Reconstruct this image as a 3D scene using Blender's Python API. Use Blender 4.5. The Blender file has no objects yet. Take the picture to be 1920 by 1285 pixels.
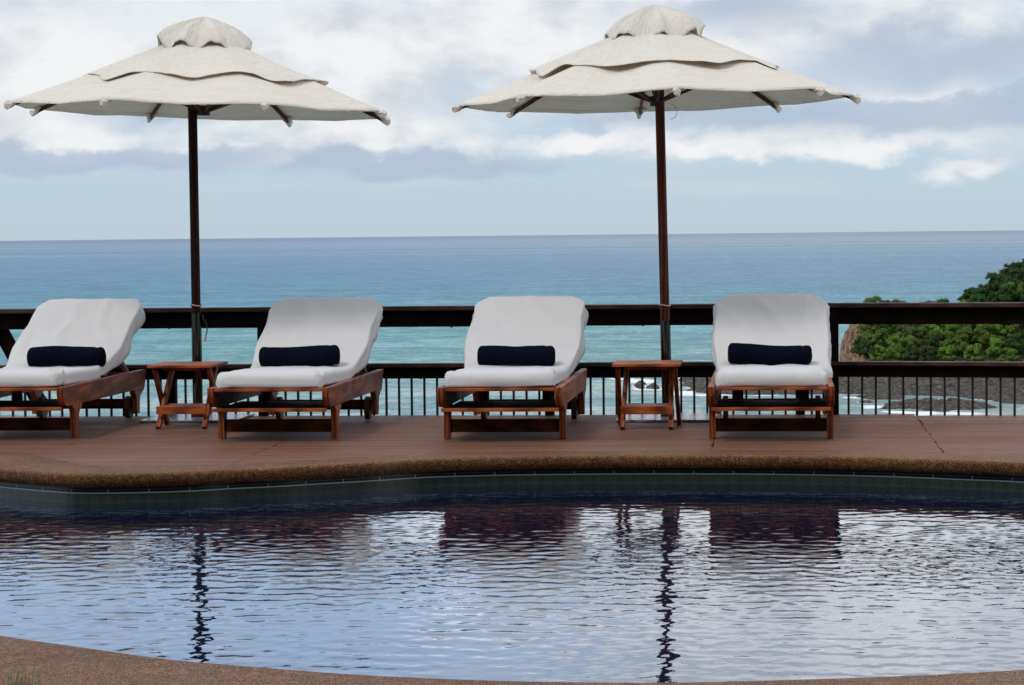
import bpy, bmesh, math, random
import numpy as np
from mathutils import Vector, Matrix, Euler
R = math.radians
scene = bpy.context.scene
col = scene.collection

# ------------------------------------------------------------ camera, sky, sun, exposure
F = 4700.0                      # focal length in photo pixels (photo is 1920 wide)
HC = 1.21                       # camera height above the deck
YAW, PITCH, ROLL = 6.05, 2.459, -0.59
camd = bpy.data.cameras.new('camera'); cam = bpy.data.objects.new('camera', camd); col.objects.link(cam)
camd.sensor_width = 36; camd.lens = 36*F/1920; camd.clip_start = .1; camd.clip_end = 4e5
CM = (Matrix.Rotation(R(YAW), 4, 'Z') @ Matrix.Rotation(R(90-PITCH), 4, 'X') @ Matrix.Rotation(R(ROLL), 4, 'Z'))
CM.translation = (0, 0, HC)
cam.matrix_world = CM
scene.camera = cam
ROT = CM.to_3x3()
def ray(px, py): return ROT @ Vector(((px-960)/F, -(py-642.5)/F, -1))
def at(px, py, z=0.0):          # photo direction to the point where it meets the level z
    d = ray(px, py); t = (z-HC)/d.z
    return Vector((d.x*t, d.y*t, z))

SUN_EL, SUN_AZ = 52, 215        # azimuth measured from +Y clockwise
world = bpy.data.worlds.new('World'); scene.world = world; world.use_nodes = True
scene.view_settings.view_transform = 'Standard'; scene.view_settings.look = 'None'
scene.view_settings.exposure = 0.0; scene.view_settings.gamma = 1
sl = bpy.data.lights.new('sun', 'SUN'); sl.energy = 1.3; sl.angle = R(14); sl.color = (1, .965, .91)
sun = bpy.data.objects.new('sun', sl); col.objects.link(sun)
a, e = R(SUN_AZ), R(SUN_EL)
sdir = Vector((math.sin(a)*math.cos(e), math.cos(a)*math.cos(e), math.sin(e)))
sun.rotation_euler = sdir.to_track_quat('Z', 'Y').to_euler(); sun.location = sdir*30

class G:                        # tiny node graph writer
    def __init__(s, tree):
        s.t = tree; s.n = tree.nodes; s.l = tree.links; s.n.clear()
    def node(s, kind, ins=None, **kw):
        nd = s.n.new(kind)
        for k, v in kw.items(): setattr(nd, k, v)
        for k, v in (ins or {}).items():
            s.put(nd.inputs[k], v)
        return nd
    def put(s, sock, v):
        if isinstance(v, bpy.types.NodeSocket): s.l.new(v, sock)
        elif isinstance(v, bpy.types.Node): s.l.new(v.outputs[0], sock)
        else: sock.default_value = v
    def m(s, op, a_, b_=0.0, c_=0.0, clamp=False):
        nd = s.n.new('ShaderNodeMath'); nd.operation = op; nd.use_clamp = clamp
        s.put(nd.inputs[0], a_); s.put(nd.inputs[1], b_); s.put(nd.inputs[2], c_)
        return nd.outputs[0]
    def mix(s, f, a_, b_, blend='MIX'):
        nd = s.n.new('ShaderNodeMix'); nd.data_type = 'RGBA'; nd.blend_type = blend; nd.clamp_factor = True
        s.put(nd.inputs[0], f); s.put(nd.inputs[6], c4(a_)); s.put(nd.inputs[7], c4(b_))
        return nd.outputs[2]
    def ramp(s, f, stops, interp='LINEAR'):
        nd = s.n.new('ShaderNodeValToRGB'); cr = nd.color_ramp; cr.interpolation = interp
        while len(cr.elements) < len(stops): cr.elements.new(.5)
        for el, (p, c) in zip(cr.elements, stops): el.position = p; el.color = c4(c)
        s.put(nd.inputs[0], f); return nd.outputs[0]
    def rng(s, v, a0, a1, b0=0.0, b1=1.0, interp='SMOOTHSTEP'):
        nd = s.n.new('ShaderNodeMapRange'); nd.interpolation_type = interp; nd.clamp = True
        for i, q in enumerate((v, a0, a1, b0, b1)): s.put(nd.inputs[i], q)
        return nd.outputs[0]
    def noise(s, vec, scale, detail=4, rough=.55, out=0, dist=0.0):
        nd = s.n.new('ShaderNodeTexNoise')
        if vec is not None: s.put(nd.inputs['Vector'], vec)
        s.put(nd.inputs['Scale'], scale); nd.inputs['Detail'].default_value = detail
        nd.inputs['Roughness'].default_value = rough; nd.inputs['Distortion'].default_value = dist
        return nd.outputs[out]
    def mapv(s, vec, scale=(1, 1, 1), loc=(0, 0, 0), rot=(0, 0, 0)):
        nd = s.n.new('ShaderNodeMapping'); s.put(nd.inputs[0], vec)
        nd.inputs[1].default_value = loc; nd.inputs[2].default_value = rot; nd.inputs[3].default_value = scale
        return nd.outputs[0]
    def xyz(s, vec):
        nd = s.n.new('ShaderNodeSeparateXYZ'); s.put(nd.inputs[0], vec); return nd.outputs
    def comb(s, x, y, z=0.0):
        nd = s.n.new('ShaderNodeCombineXYZ'); s.put(nd.inputs[0], x); s.put(nd.inputs[1], y); s.put(nd.inputs[2], z)
        return nd.outputs[0]
    def coord(s, o='Object'): return s.n.new('ShaderNodeTexCoord').outputs[o]
    def pos(s): return s.n.new('ShaderNodeNewGeometry').outputs['Position']
    def attr(s, name, o='Fac'):
        nd = s.n.new('ShaderNodeAttribute'); nd.attribute_name = name; return nd.outputs[o]
    def bump(s, h, strength=.5, dist=.01, normal=None):
        nd = s.n.new('ShaderNodeBump'); s.put(nd.inputs['Height'], h)
        nd.inputs['Strength'].default_value = strength; nd.inputs['Distance'].default_value = dist
        if normal is not None: s.put(nd.inputs['Normal'], normal)
        return nd.outputs[0]
def c4(c):
    if isinstance(c, (bpy.types.NodeSocket, bpy.types.Node, float, int)): return c
    return (*c, 1.0) if len(c) == 3 else c

# the sky: physical sky behind banks of procedural cloud, laid out by compass direction and elevation
g = G(world.node_tree)
sky = g.node('ShaderNodeTexSky', sky_type='NISHITA', sun_disc=False, sun_elevation=R(SUN_EL), sun_rotation=R(SUN_AZ),
             air_density=1.0, dust_density=1.2, ozone_density=1.5)
dv = g.coord('Generated')
dx, dy, dz = g.xyz(g.mapv(dv, rot=(0, 0, R(-YAW))))
hd = g.m('SQRT', g.m('ADD', g.m('MULTIPLY', dx, dx), g.m('MULTIPLY', dy, dy)))
V = g.m('DIVIDE', dz, g.m('MAXIMUM', hd, .02))                   # tangent of elevation
U = g.m('ARCTAN2', dx, dy)                                        # azimuth from the view axis
n1 = g.noise(g.comb(g.m('MULTIPLY', U, 14), g.m('MULTIPLY', V, 26), 3.1), 1.0, 7, .58)
n2 = g.noise(g.comb(g.m('MULTIPLY', U, 26), g.m('MULTIPLY', V, 44), 9.7), 1.0, 7, .58)
n3 = g.noise(g.comb(g.m('MULTIPLY', U, 5), g.m('MULTIPLY', V, 13), 5.0), 1.0, 5, .55)
Uw = g.m('ADD', U, g.m('MULTIPLY', g.m('SUBTRACT', n1, .5), .10))
Vw = g.m('ADD', V, g.m('MULTIPLY', g.m('SUBTRACT', n2, .5), .030))
def px2u(x): return math.atan((x-960)/F)
def px2v(y): return (442-y)/F
def blob(x, y, rx, ry, soft=.55):                                # soft ellipse of cloud around a bearing
    a_ = g.m('DIVIDE', g.m('SUBTRACT', Uw, px2u(x)), rx/F)
    b_ = g.m('DIVIDE', g.m('SUBTRACT', Vw, px2v(y)), ry/F)
    r_ = g.m('SQRT', g.m('ADD', g.m('MULTIPLY', a_, a_), g.m('MULTIPLY', b_, b_)))
    return g.rng(r_, 1.25, soft)
def grow(lst, op='MAXIMUM'):
    o = lst[0]
    for q in lst[1:]: o = g.m(op, o, q)
    return o
base = g.ramp(g.rng(V, 0, .25, interp='LINEAR'), [(0, (5.9, 7.25, 8.3)), (.09, (5.5, 7.1, 8.5)), (.3, (5.0, 6.6, 8.6)), (.55, (5.2, 7.2, 10.8)), (1, (4.2, 6.4, 10.5))])
wisp = g.m('MULTIPLY', g.rng(g.noise(g.comb(g.m('MULTIPLY', U, 9), g.m('MULTIPLY', V, 70), 1.7), 1.0, 6, .6), .48, .68), g.m('MULTIPLY', g.rng(V, .004, .02), .38))
base = g.mix(wisp, base, (7.6, 8.1, 8.6))
skyc = g.mix(.22, base, g.mix(1.0, sky.outputs[0], (.9, .9, .9), 'MULTIPLY'))
cover = g.rng(g.m('ADD', g.m('MULTIPLY', n1, .6), g.m('MULTIPLY', n3, .5)), .47, .66)
cover = g.m('MULTIPLY', cover, g.rng(V, .018, .045))
upper = g.m('MULTIPLY', g.rng(V, .045, .08), g.rng(n3, .25, .5))
cover = g.m('MAXIMUM', cover, g.m('MULTIPLY', upper, .8))
wh = grow([blob(80, 120, 330, 130), blob(620, 130, 330, 150), blob(420, 290, 230, 28), blob(700, 245, 260, 55), blob(60, 250, 220, 60),
           blob(1480, 272, 420, 34), blob(930, 60, 300, 120), blob(1150, 265, 200, 30), blob(1850, 330, 130, 25, .2), blob(1500, 60, 500, 80)])
wh = g.m('MAXIMUM', g.m('MULTIPLY', wh, .95), cover)
ccol = g.mix(g.rng(n2, .30, .60), (6.5, 6.9, 7.5), (9.0, 9.1, 9.2))
ccol = g.mix(g.m('MULTIPLY', g.rng(V, .092, .125), g.rng(U, -.10, -.02, .35, 1)), ccol, g.mix(g.rng(n1, .35, .65), (14.0, 14.6, 15.8), (19.0, 19.1, 19.5)))
ccol = g.mix(g.rng(dz, .25, .6), ccol, (9.6, 9.4, 9.1))
c1 = g.mix(wh, skyc, ccol)
dk = grow([blob(180, 300, 420, 30), blob(760, 312, 260, 30), blob(1650, 225, 480, 42), blob(1760, 120, 380, 80, .1), blob(1420, 30, 260, 50, .1),
           blob(330, 200, 200, 40, .2), blob(1250, 215, 250, 26, .3)])
c2 = g.mix(g.m('MULTIPLY', dk, .85), c1, (4.5, 5.4, 6.7))
# open blue high on the left, bright cloud high on the right
gap = g.m('MULTIPLY', g.rng(V, .105, .135), g.rng(g.m('ADD', Uw, g.m('MULTIPLY', g.m('SUBTRACT', n3, .5), .22)), .05, -.04))
gap = g.m('MULTIPLY', gap, g.rng(dz, .45, .25))
c3 = g.mix(g.m('MULTIPLY', gap, .85), c2, (7.6, 10.6, 15.4))
c3 = g.mix(g.rng(dz, 0.0, -.02), c3, (2.5, 3.2, 3.8))
bg = g.node('ShaderNodeBackground', {'Color': c3, 'Strength': .1})
g.node('ShaderNodeOutputWorld', {'Surface': bg.outputs[0]})

# ------------------------------------------------------------ helpers
def tag(o, label=None, cat=None, group=None, kind=None):
    if label: o['label'] = label
    if cat: o['category'] = cat
    if group: o['group'] = group
    if kind: o['kind'] = kind
    return o
def empty(name, loc, rz=0.0):
    o = bpy.data.objects.new(name, None); col.objects.link(o); o.location = loc; o.rotation_euler = (0, 0, rz)
    o.empty_display_size = .1
    return o
def link(name, verts, faces, mat, parent=None, smooth=False, mods=()):
    me = bpy.data.meshes.new(name); me.from_pydata([tuple(v) for v in verts], [], faces); me.validate(); me.update()
    if mat: me.materials.append(mat)
    if smooth: me.shade_smooth()
    o = bpy.data.objects.new(name, me); col.objects.link(o)
    if parent is not None: o.parent = parent
    return o
class MB:                       # collects solids into one mesh
    def __init__(s): s.v = []; s.f = []; s.sm = []
    def add(s, vs, fs, smooth=False):
        b = len(s.v); s.v += [tuple(v) for v in vs]; s.f += [tuple(i+b for i in f) for f in fs]; s.sm += [smooth]*len(fs)
        return s
    def box(s, x0, x1, y0, y1, z0, z1):
        return s.add([(x0,y0,z0),(x1,y0,z0),(x1,y1,z0),(x0,y1,z0),(x0,y0,z1),(x1,y0,z1),(x1,y1,z1),(x0,y1,z1)],
                     [(0,3,2,1),(4,5,6,7),(0,1,5,4),(1,2,6,5),(2,3,7,6),(3,0,4,7)])
    def bar(s, p, q, w, h, up=(0, 0, 1)):      # rectangular bar between two points
        p, q = Vector(p), Vector(q); d = (q-p).normalized(); u = Vector(up)
        if abs(d.dot(u)) > .98: u = Vector((0, 1, 0))
        sx = d.cross(u).normalized(); sz = sx.cross(d)
        vs = [c + sx*i*w/2 + sz*j*h/2 for c in (p, q) for i, j in ((-1,-1),(1,-1),(1,1),(-1,1))]
        return s.add(vs, [(0,3,2,1),(4,5,6,7),(0,1,5,4),(1,2,6,5),(2,3,7,6),(3,0,4,7)])
    def tube(s, pts, r, n=12, caps=True):
        pts = [Vector(p) for p in pts]; rs = r if isinstance(r, (list, tuple)) else [r]*len(pts)
        vs = []; fs = []
        ref = Vector((0, 0, 1)) if abs((pts[-1]-pts[0]).normalized().z) < .9 else Vector((1, 0, 0))
        for i, p in enumerate(pts):
            d = (pts[min(i+1, len(pts)-1)]-pts[max(i-1, 0)]).normalized()
            u = d.cross(ref).normalized(); w = d.cross(u)
            for k in range(n):
                t = 2*math.pi*k/n; vs.append(p+u*rs[i]*math.cos(t)+w*rs[i]*math.sin(t))
        for i in range(len(pts)-1):
            for k in range(n):
                a_ = i*n+k; b_ = i*n+(k+1) % n; fs.append((a_, b_, b_+n, a_+n))
        s.add(vs, fs, True)
        if caps:
            m_ = len(pts)-1
            s.add(vs[:n], [tuple(range(n))]); s.add(vs[m_*n:], [tuple(range(n))[::-1]])
        return s
    def prism(s, prof, axis, a0, a1):          # prof: 2D outline, extruded along axis ('x': prof=(y,z))
        n = len(prof)
        def P(q, a_): return (a_, q[0], q[1]) if axis == 'x' else ((q[0], a_, q[1]) if axis == 'y' else (q[0], q[1], a_))
        vs = [P(q, a0) for q in prof]+[P(q, a1) for q in prof]
        fs = [tuple(range(n))[::-1], tuple(range(n, 2*n))]+[(i, (i+1) % n, (i+1) % n+n, i+n) for i in range(n)]
        return s.add(vs, fs)
    def build(s, name, mat, parent=None, bevel=0.0, loc=None):
        me = bpy.data.meshes.new(name); me.from_pydata(s.v, [], s.f)
        me.polygons.foreach_set('use_smooth', s.sm)
        bm = bmesh.new(); bm.from_mesh(me); bmesh.ops.recalc_face_normals(bm, faces=bm.faces)
        bm.to_mesh(me); bm.free()
        me.materials.append(mat); me.update()
        o = bpy.data.objects.new(name, me); col.objects.link(o)
        if parent is not None: o.parent = parent
        if loc is not None: o.location = loc
        if bevel:
            b = o.modifiers.new('bevel', 'BEVEL'); b.width = bevel; b.segments = 2; b.limit_method = 'ANGLE'; b.angle_limit = R(35)
        return o
def children(o): return [c for c in bpy.data.objects if c.parent == o]
def copy_tree(o, parent=None):
    c = o.copy(); col.objects.link(c); c.parent = parent
    for ch in children(o): copy_tree(ch, c)
    return c

def vnoise(x, y, seed=0):                       # smooth value noise, numpy
    x = np.asarray(x, float); y = np.asarray(y, float)
    xi = np.floor(x).astype(np.int64); yi = np.floor(y).astype(np.int64); fx = x-xi; fy = y-yi
    fx = fx*fx*(3-2*fx); fy = fy*fy*(3-2*fy)
    def h(i, j):
        n = (i*374761393+j*668265263+seed*1442695041) & 0xffffffff
        n = ((n ^ (n >> 13))*1274126177) & 0xffffffff
        return ((n ^ (n >> 16)) & 0xffff)/65535.0
    return (h(xi, yi)*(1-fx)+h(xi+1, yi)*fx)*(1-fy)+(h(xi, yi+1)*(1-fx)+h(xi+1, yi+1)*fx)*fy
def fbm(x, y, seed=0, oct=4, gain=.5):
    s = 0; a_ = 1; t = 0
    for k in range(oct):
        s = s+a_*vnoise(np.asarray(x)*2**k, np.asarray(y)*2**k, seed+k*17); t += a_; a_ *= gain
    return s/t
def sstep(a_, b_, x):
    t = np.clip((x-a_)/(b_-a_), 0, 1); return t*t*(3-2*t)
def grid_mesh(name, P, mat, wrap=False, attrs=None, smooth=True, keep=None):
    """P: array (ny, nx, 3)."""
    ny, nx = P.shape[:2]
    idx = np.arange(ny*nx).reshape(ny, nx)
    q = np.stack([idx[:-1, :-1], idx[:-1, 1:], idx[1:, 1:], idx[1:, :-1]], -1).reshape(-1, 4)
    if wrap:
        w = np.stack([idx[:-1, -1], idx[:-1, 0], idx[1:, 0], idx[1:, -1]], -1).reshape(-1, 4); q = np.concatenate([q, w])
    if keep is not None: q = q[keep.reshape(-1)]
    me = bpy.data.meshes.new(name)
    used = np.unique(q); remap = -np.ones(ny*nx, int); remap[used] = np.arange(len(used))
    vs = P.reshape(-1, 3)[used]; q = remap[q]
    me.vertices.add(len(vs)); me.vertices.foreach_set('co', vs.astype(np.float32).ravel())
    me.loops.add(q.size); me.loops.foreach_set('vertex_index', q.ravel().astype(np.int32))
    me.polygons.add(len(q)); me.polygons.foreach_set('loop_start', (np.arange(len(q))*4).astype(np.int32))
    me.polygons.foreach_set('loop_total', np.full(len(q), 4, np.int32))
    me.update(calc_edges=True); me.validate()
    if smooth: me.polygons.foreach_set('use_smooth', [True]*len(me.polygons))
    for k, v in (attrs or {}).items():
        at_ = me.attributes.new(k, 'FLOAT', 'POINT'); at_.data.foreach_set('value', v.reshape(-1)[used].astype(np.float32))
    me.materials.append(mat)
    o = bpy.data.objects.new(name, me); col.objects.link(o)
    return o

# ------------------------------------------------------------ materials
def mat(name):
    m = bpy.data.materials.new(name); m.use_nodes = True; return m, G(m.node_tree)
def finish(g, color, rough=.5, normal=None, spec=.5, metal=0.0, **kw):
    ins = {'Base Color': c4(color), 'Roughness': rough, 'Metallic': metal, 'Specular IOR Level': spec}
    ins.update(kw)
    p = g.node('ShaderNodeBsdfPrincipled', ins)
    if normal is not None: g.put(p.inputs['Normal'], normal)
    g.node('ShaderNodeOutputMaterial', {'Surface': p.outputs[0]})
    return p

def wood(name, dark, light, axis=1, rough=.42, spec=.5, wear=.35, weather=(.32, .27, .22)):
    m, g = mat(name); sc = [9, 9, 9]; sc[axis] = .9
    oi = g.node('ShaderNodeObjectInfo').outputs['Random']
    v = g.node('ShaderNodeVectorMath', {0: g.coord(), 1: g.comb(g.m('MULTIPLY', oi, 13.0), g.m('MULTIPLY', oi, 7.0), g.m('MULTIPLY', oi, 3.0))}, operation='ADD').outputs[0]
    n = g.noise(g.mapv(v, scale=tuple(sc)), 3.0, 5, .6, dist=.6)
    w = g.node('ShaderNodeTexWave', {'Vector': g.mapv(v, scale=tuple(sc)), 'Scale': 1.4, 'Distortion': 6.0, 'Detail': 3.0, 'Detail Scale': 1.2})
    f = g.m('ADD', g.m('MULTIPLY', n, .6), g.m('MULTIPLY', w.outputs['Fac'], .4))
    c = g.ramp(f, [(.25, dark), (.72, light)])
    fine = g.noise(g.mapv(v, scale=tuple(q*6 for q in sc)), 4.0, 3)
    c = g.mix(g.rng(fine, .3, .7, 0.0, .35), c, tuple(q*.45 for q in dark))
    big = g.noise(v, 3.5, 5, .65)
    c = g.mix(g.rng(big, .56, .72, 0.0, wear), c, weather)
    finish(g, c, g.rng(big, .3, .7, rough, rough+.25), g.bump(fine, .25, .002), spec*.55)
    return m
M_teak = wood('teak', (.085, .016, .005), (.40, .092, .022), 1, .42, wear=.35, weather=(.22, .11, .06))
M_teakx = wood('teak_across', (.12, .022, .006), (.46, .110, .026), 0, .4, wear=.2, weather=(.22, .12, .07))
M_teakz = wood('teak_upright', (.10, .020, .006), (.42, .105, .027), 2, .42, wear=.35, weather=(.20, .12, .075))
M_tdark = wood('weathered_shaded_teak', (.03, .010, .006), (.11, .032, .015), 0, .6, .3, wear=.3, weather=(.08, .05, .035))  # weathered teak, darkened further to carry the shade on recessed boards
M_pole = wood('pole_wood', (.014, .005, .004), (.045, .015, .009), 2, .55, .2, wear=.2, weather=(.12, .07, .05))
M_poler = wood('pole_wood_red', (.04, .010, .006), (.17, .042, .018), 2, .5, .3, wear=.3, weather=(.16, .08, .05))
M_rib = wood('rib_wood', (.05, .018, .01), (.14, .05, .028), 0, .5)
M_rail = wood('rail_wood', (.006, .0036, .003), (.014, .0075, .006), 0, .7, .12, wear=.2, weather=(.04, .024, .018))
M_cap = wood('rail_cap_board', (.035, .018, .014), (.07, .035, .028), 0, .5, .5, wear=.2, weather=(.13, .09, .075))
M_iron, g = mat('dark_iron'); finish(g, g.mix(g.rng(g.noise(g.coord(), 30, 3), .5, .75), (.012, .008, .007), (.05, .025, .015)), .5)
M_wheel, g = mat('wheel_wood'); finish(g, g.mix(g.noise(g.coord(), 40, 3), (.03, .012, .006), (.1, .04, .02)), .55)
M_steel, g = mat('polished_steel')
finish(g, g.mix(g.noise(g.mapv(g.coord(), scale=(30, 30, 2)), 3, 3), (.045, .042, .038), (.16, .15, .13)), .12, metal=1.0)
M_plate, g = mat('wet_plate')
n = g.noise(g.coord(), 14, 6, .65); n_ = g.noise(g.coord(), 60, 3)
finish(g, g.ramp(n, [(.35, (.05, .055, .06)), (.52, (.2, .21, .22)), (.62, (.09, .1, .105))]), g.rng(n_, .35, .65, .18, .5), g.bump(n, .2, .003), .8)
M_rope, g = mat('pale_rope'); finish(g, g.mix(g.noise(g.coord(), 120, 2), (.42, .3, .26), (.62, .48, .43)), .9)

def cloth(name, ca, cb, weave=900, spec=.1, trans=0.0, fold=None, stain=(.5, .47, .42), stainf=.3):
    m, g = mat(name); v = g.coord()
    n = g.noise(v, 4, 6, .6); w = g.noise(v, 70, 4, .7); f2 = g.noise(g.mapv(v, scale=(1, .35, 1)), 9, 4, .6)
    c = g.mix(n, ca, cb)
    c = g.mix(g.rng(g.noise(v, 2.3, 6, .7), .55, .8, 0.0, stainf), c, stain)
    h = g.m('ADD', g.m('MULTIPLY', w, .03 if fold else .22), g.m('MULTIPLY', f2, .1 if fold else 1.0))
    nm = g.bump(h, .35, .012)
    if fold: nm = fold(g, nm)
    p = g.node('ShaderNodeBsdfPrincipled', {'Base Color': c, 'Roughness': .9, 'Specular IOR Level': spec, 'Sheen Weight': .15, 'Normal': nm})
    s = p.outputs[0]
    if trans:
        t = g.node('ShaderNodeBsdfTranslucent', {'Color': g.mix(1.0, c, (1, .84, .68), 'MULTIPLY'), 'Normal': nm})
        s = g.node('ShaderNodeMixShader', {0: trans, 1: s, 2: t.outputs[0]}).outputs[0]
    g.node('ShaderNodeOutputMaterial', {'Surface': s})
    return m
M_towel = cloth('white_towelling', (.57, .565, .57), (.64, .63, .63), stain=(.51, .49, .475), stainf=.25)
def ripple(g, nm):
    r = g.attr('ring'); a_ = g.attr('turn')
    v = g.comb(g.m('MULTIPLY', r, 16), g.m('MULTIPLY', a_, 5))
    return g.bump(g.noise(v, 1.0, 3, .45, dist=.8), .6, .035, nm)
M_canvas = cloth('cream_canvas', (.78, .74, .665), (.86, .825, .76), trans=.2, fold=ripple, stain=(.62, .58, .51), stainf=.3)
M_navy, g = mat('navy_towel')
v = g.coord(); n = g.noise(v, 160, 3, .8)
finish(g, g.mix(g.noise(v, 9, 4), (.0022, .003, .008), (.005, .0075, .018)), 1.0, g.bump(n, .8, .004), .03)

# deck boards
M_deck, g = mat('composite_boards')
v = g.pos(); x, y, z = g.xyz(v)
row = g.m('FLOOR', g.m('DIVIDE', y, .146)); bay = g.m('FLOOR', g.m('DIVIDE', x, 1.9))
wn = g.node('ShaderNodeTexWhiteNoise', {'Vector': g.comb(row, bay, 1.0)}, noise_dimensions='3D').outputs[0]
st = g.noise(g.mapv(v, scale=(1.2, 26, 1)), 3, 5, .6); big = g.noise(v, .9, 6, .6)
c = g.mix(wn, (.13, .054, .031), (.175, .074, .043))
c = g.mix(g.rng(st, .35, .7, 0, .5), c, (.25, .13, .085))
c = g.mix(g.rng(big, .5, .72, 0, .45), c, (.10, .055, .043))
fl = g.m('PINGPONG', g.m('MULTIPLY', y, 1/.0146), .5)             # fine grooves along each board
c = g.mix(g.rng(fl, .0, .2, .35, 0), c, (.05, .025, .02))
gp = g.m('FRACT', g.m('DIVIDE', y, .146)); c = g.mix(g.m('GREATER_THAN', g.m('ABSOLUTE', g.m('SUBTRACT', gp, .48)), .455), c, (.06, .028, .018))
finish(g, c, g.rng(big, .3, .7, .55, .75), g.bump(g.m('ADD', g.m('MULTIPLY', st, .4), g.m('MULTIPLY', fl, .6)), .25, .003), .2)
M_under, g = mat('deck_frame_wood'); finish(g, g.mix(g.noise(g.pos(), 6, 3), (.015, .009, .007), (.035, .02, .015)), .8)

# pebble wash coping
def pebble(name, tint=1.0):
    m, g = mat(name); v = g.pos()
    vo = g.node('ShaderNodeTexVoronoi', {'Vector': v, 'Scale': 260.0}, feature='F1')
    cr = g.xyz(vo.outputs['Color'])
    c = g.ramp(cr[0], [(0, (.10, .036, .012)), (.3, (.22, .080, .024)), (.6, (.33, .135, .04)), (.85, (.45, .21, .075)), (1, (.64, .40, .18))])
    c = g.mix(g.rng(vo.outputs['Distance'], .3, .62), c, (.05, .024, .012))
    vo2 = g.node('ShaderNodeTexVoronoi', {'Vector': v, 'Scale': 46.0}, feature='F1')
    c = g.mix(g.rng(g.xyz(vo2.outputs['Color'])[1], .72, .95, 0, .25), c, (.34, .22, .13))
    big = g.noise(v, 1.8, 6, .65)
    c = g.mix(g.rng(big, .42, .62, 0, .6), c, g.mix(1.0, c, (.72, .6, .5), 'MULTIPLY'))
    sx, sy, sz = g.xyz(v)
    st = g.noise(g.mapv(v, scale=(2.2, 2.2, .9), loc=(3, 0, 0)), 1.0, 5, .7)   # grey water marks
    c = g.mix(g.rng(st, .68, .76, 0, .4), c, (.17, .165, .14))
    c = g.mix(g.rng(sz, -.064, -.075, 0, .5), c, (.05, .045, .02))            # algae line at the lip's foot
    finish(g, g.mix(1.0, c, (tint, tint, tint), 'MULTIPLY'), .62, g.bump(g.m('ADD', g.m('MULTIPLY', vo.outputs['Distance'], -1.0), g.m('MULTIPLY', vo2.outputs['Distance'], -.5)), .7, .003), .2)
    return m
M_pebble = pebble('pebble_wash')

# waterline tiles; attribute 'run' is metres along the wall
M_tile, g = mat('waterline_tiles')
v = g.pos(); x, y, z = g.xyz(v); run = g.attr('run')
d = g.m('SUBTRACT', -.075, z)                    # depth under the lip
cell = g.m('FRACT', g.m('DIVIDE', run, .216)); joint = g.rng(g.m('ABSOLUTE', g.m('SUBTRACT', cell, .5)), .486, .491)
c = g.mix(g.noise(g.comb(g.m('MULTIPLY', run, 3), g.m('MULTIPLY', z, 40)), 3, 4), (.020, .029, .020), (.046, .056, .038))
mt = g.m('FRACT', g.m('DIVIDE', run, .072)); mz = g.m('DIVIDE', g.m('SUBTRACT', d, .058), .03)
mx = g.m('MULTIPLY', g.m('SUBTRACT', mt, .5), 2.4)
rr = g.m('SQRT', g.m('ADD', g.m('MULTIPLY', mx, mx), g.m('MULTIPLY', mz, mz)))
ringm = g.m('MULTIPLY', g.m('GREATER_THAN', g.m('SINE', g.m('MULTIPLY', rr, 17)), .1), g.m('LESS_THAN', rr, .75))
dot = g.m('MULTIPLY', g.m('GREATER_THAN', g.m('ABSOLUTE', mx), 1.05), g.m('LESS_THAN', g.m('ABSOLUTE', mz), .2))
c = g.mix(g.m('MULTIPLY', g.m('MAXIMUM', ringm, dot), .95), c, (.008, .012, .03))
inb = g.m('MULTIPLY', g.m('GREATER_THAN', d, .014), g.m('LESS_THAN', d, .0255))
c = g.mix(g.m('LESS_THAN', d, .014), c, (.05, .062, .066))
c = g.mix(inb, c, (.006, .008, .02))
band = g.m('MULTIPLY', g.m('GREATER_THAN', d, .0255), g.m('LESS_THAN', d, .031))
c = g.mix(band, c, (.36, .39, .38))
c = g.mix(g.m('MULTIPLY', joint, g.m('MULTIPLY', g.m('LESS_THAN', d, .031), g.m('GREATER_THAN', d, .008))), c, (.30, .33, .32))
c = g.mix(g.m('MULTIPLY', g.m('MULTIPLY', joint, .6), g.m('GREATER_THAN', d, .031)), c, (.05, .06, .045))
c = g.mix(g.m('LESS_THAN', d, .007), c, (.012, .012, .01))  # shadow gap under the lip, painted as a dark strip
finish(g, c, .28, None, .5)
M_pfloor, g = mat('pool_floor'); finish(g, g.mix(g.noise(g.pos(), 3, 3), (.01, .03, .09), (.015, .045, .12)), .5)

M_pool, g = mat('pool_water')
v = g.pos(); n = g.noise(g.mapv(v, scale=(1, 1.2, 1)), 34, 2, .5)
lw = g.node('ShaderNodeTexNoise', {'Vector': v, 'Scale': .5})
p = finish(g, g.mix(lw.outputs[0], (.0022, .007, .020), (.0032, .010, .030)), .015, g.bump(n, .2, .0012), .5, IOR=1.33)

# ------------------------------------------------------------ pool and its surround (structure)
outer_px = [(-900, 770), (-500, 805), (-200, 832), (0, 847), (40, 848.5), (100, 861), (150, 870), (185, 873), (225, 875.5), (300, 875), (370, 872), (440, 870.5),
            (520, 867), (600, 862.5), (700, 857.5), (800, 852), (900, 849), (1000, 846.8), (1130, 845), (1250, 844), (1400, 844.5), (1520, 845.5),
            (1650, 847), (1780, 850), (1920, 853.5), (2100, 861), (2400, 878), (2800, 905)]
lip_px = [(-900, 868), (-500, 862), (-200, 865), (-100, 870), (0, 879), (60, 884), (120, 888), (170, 889), (230, 888.5), (300, 887), (370, 884.5),
          (440, 880.5), (520, 877), (600, 872.5), (700, 867), (800, 861), (900, 858), (1000, 856.3), (1130, 855), (1250, 854.5), (1400, 854.8), (1520, 856),
          (1650, 858.5), (1780, 863), (1920, 868.5), (2100, 879), (2400, 905), (2800, 950)]
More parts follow.
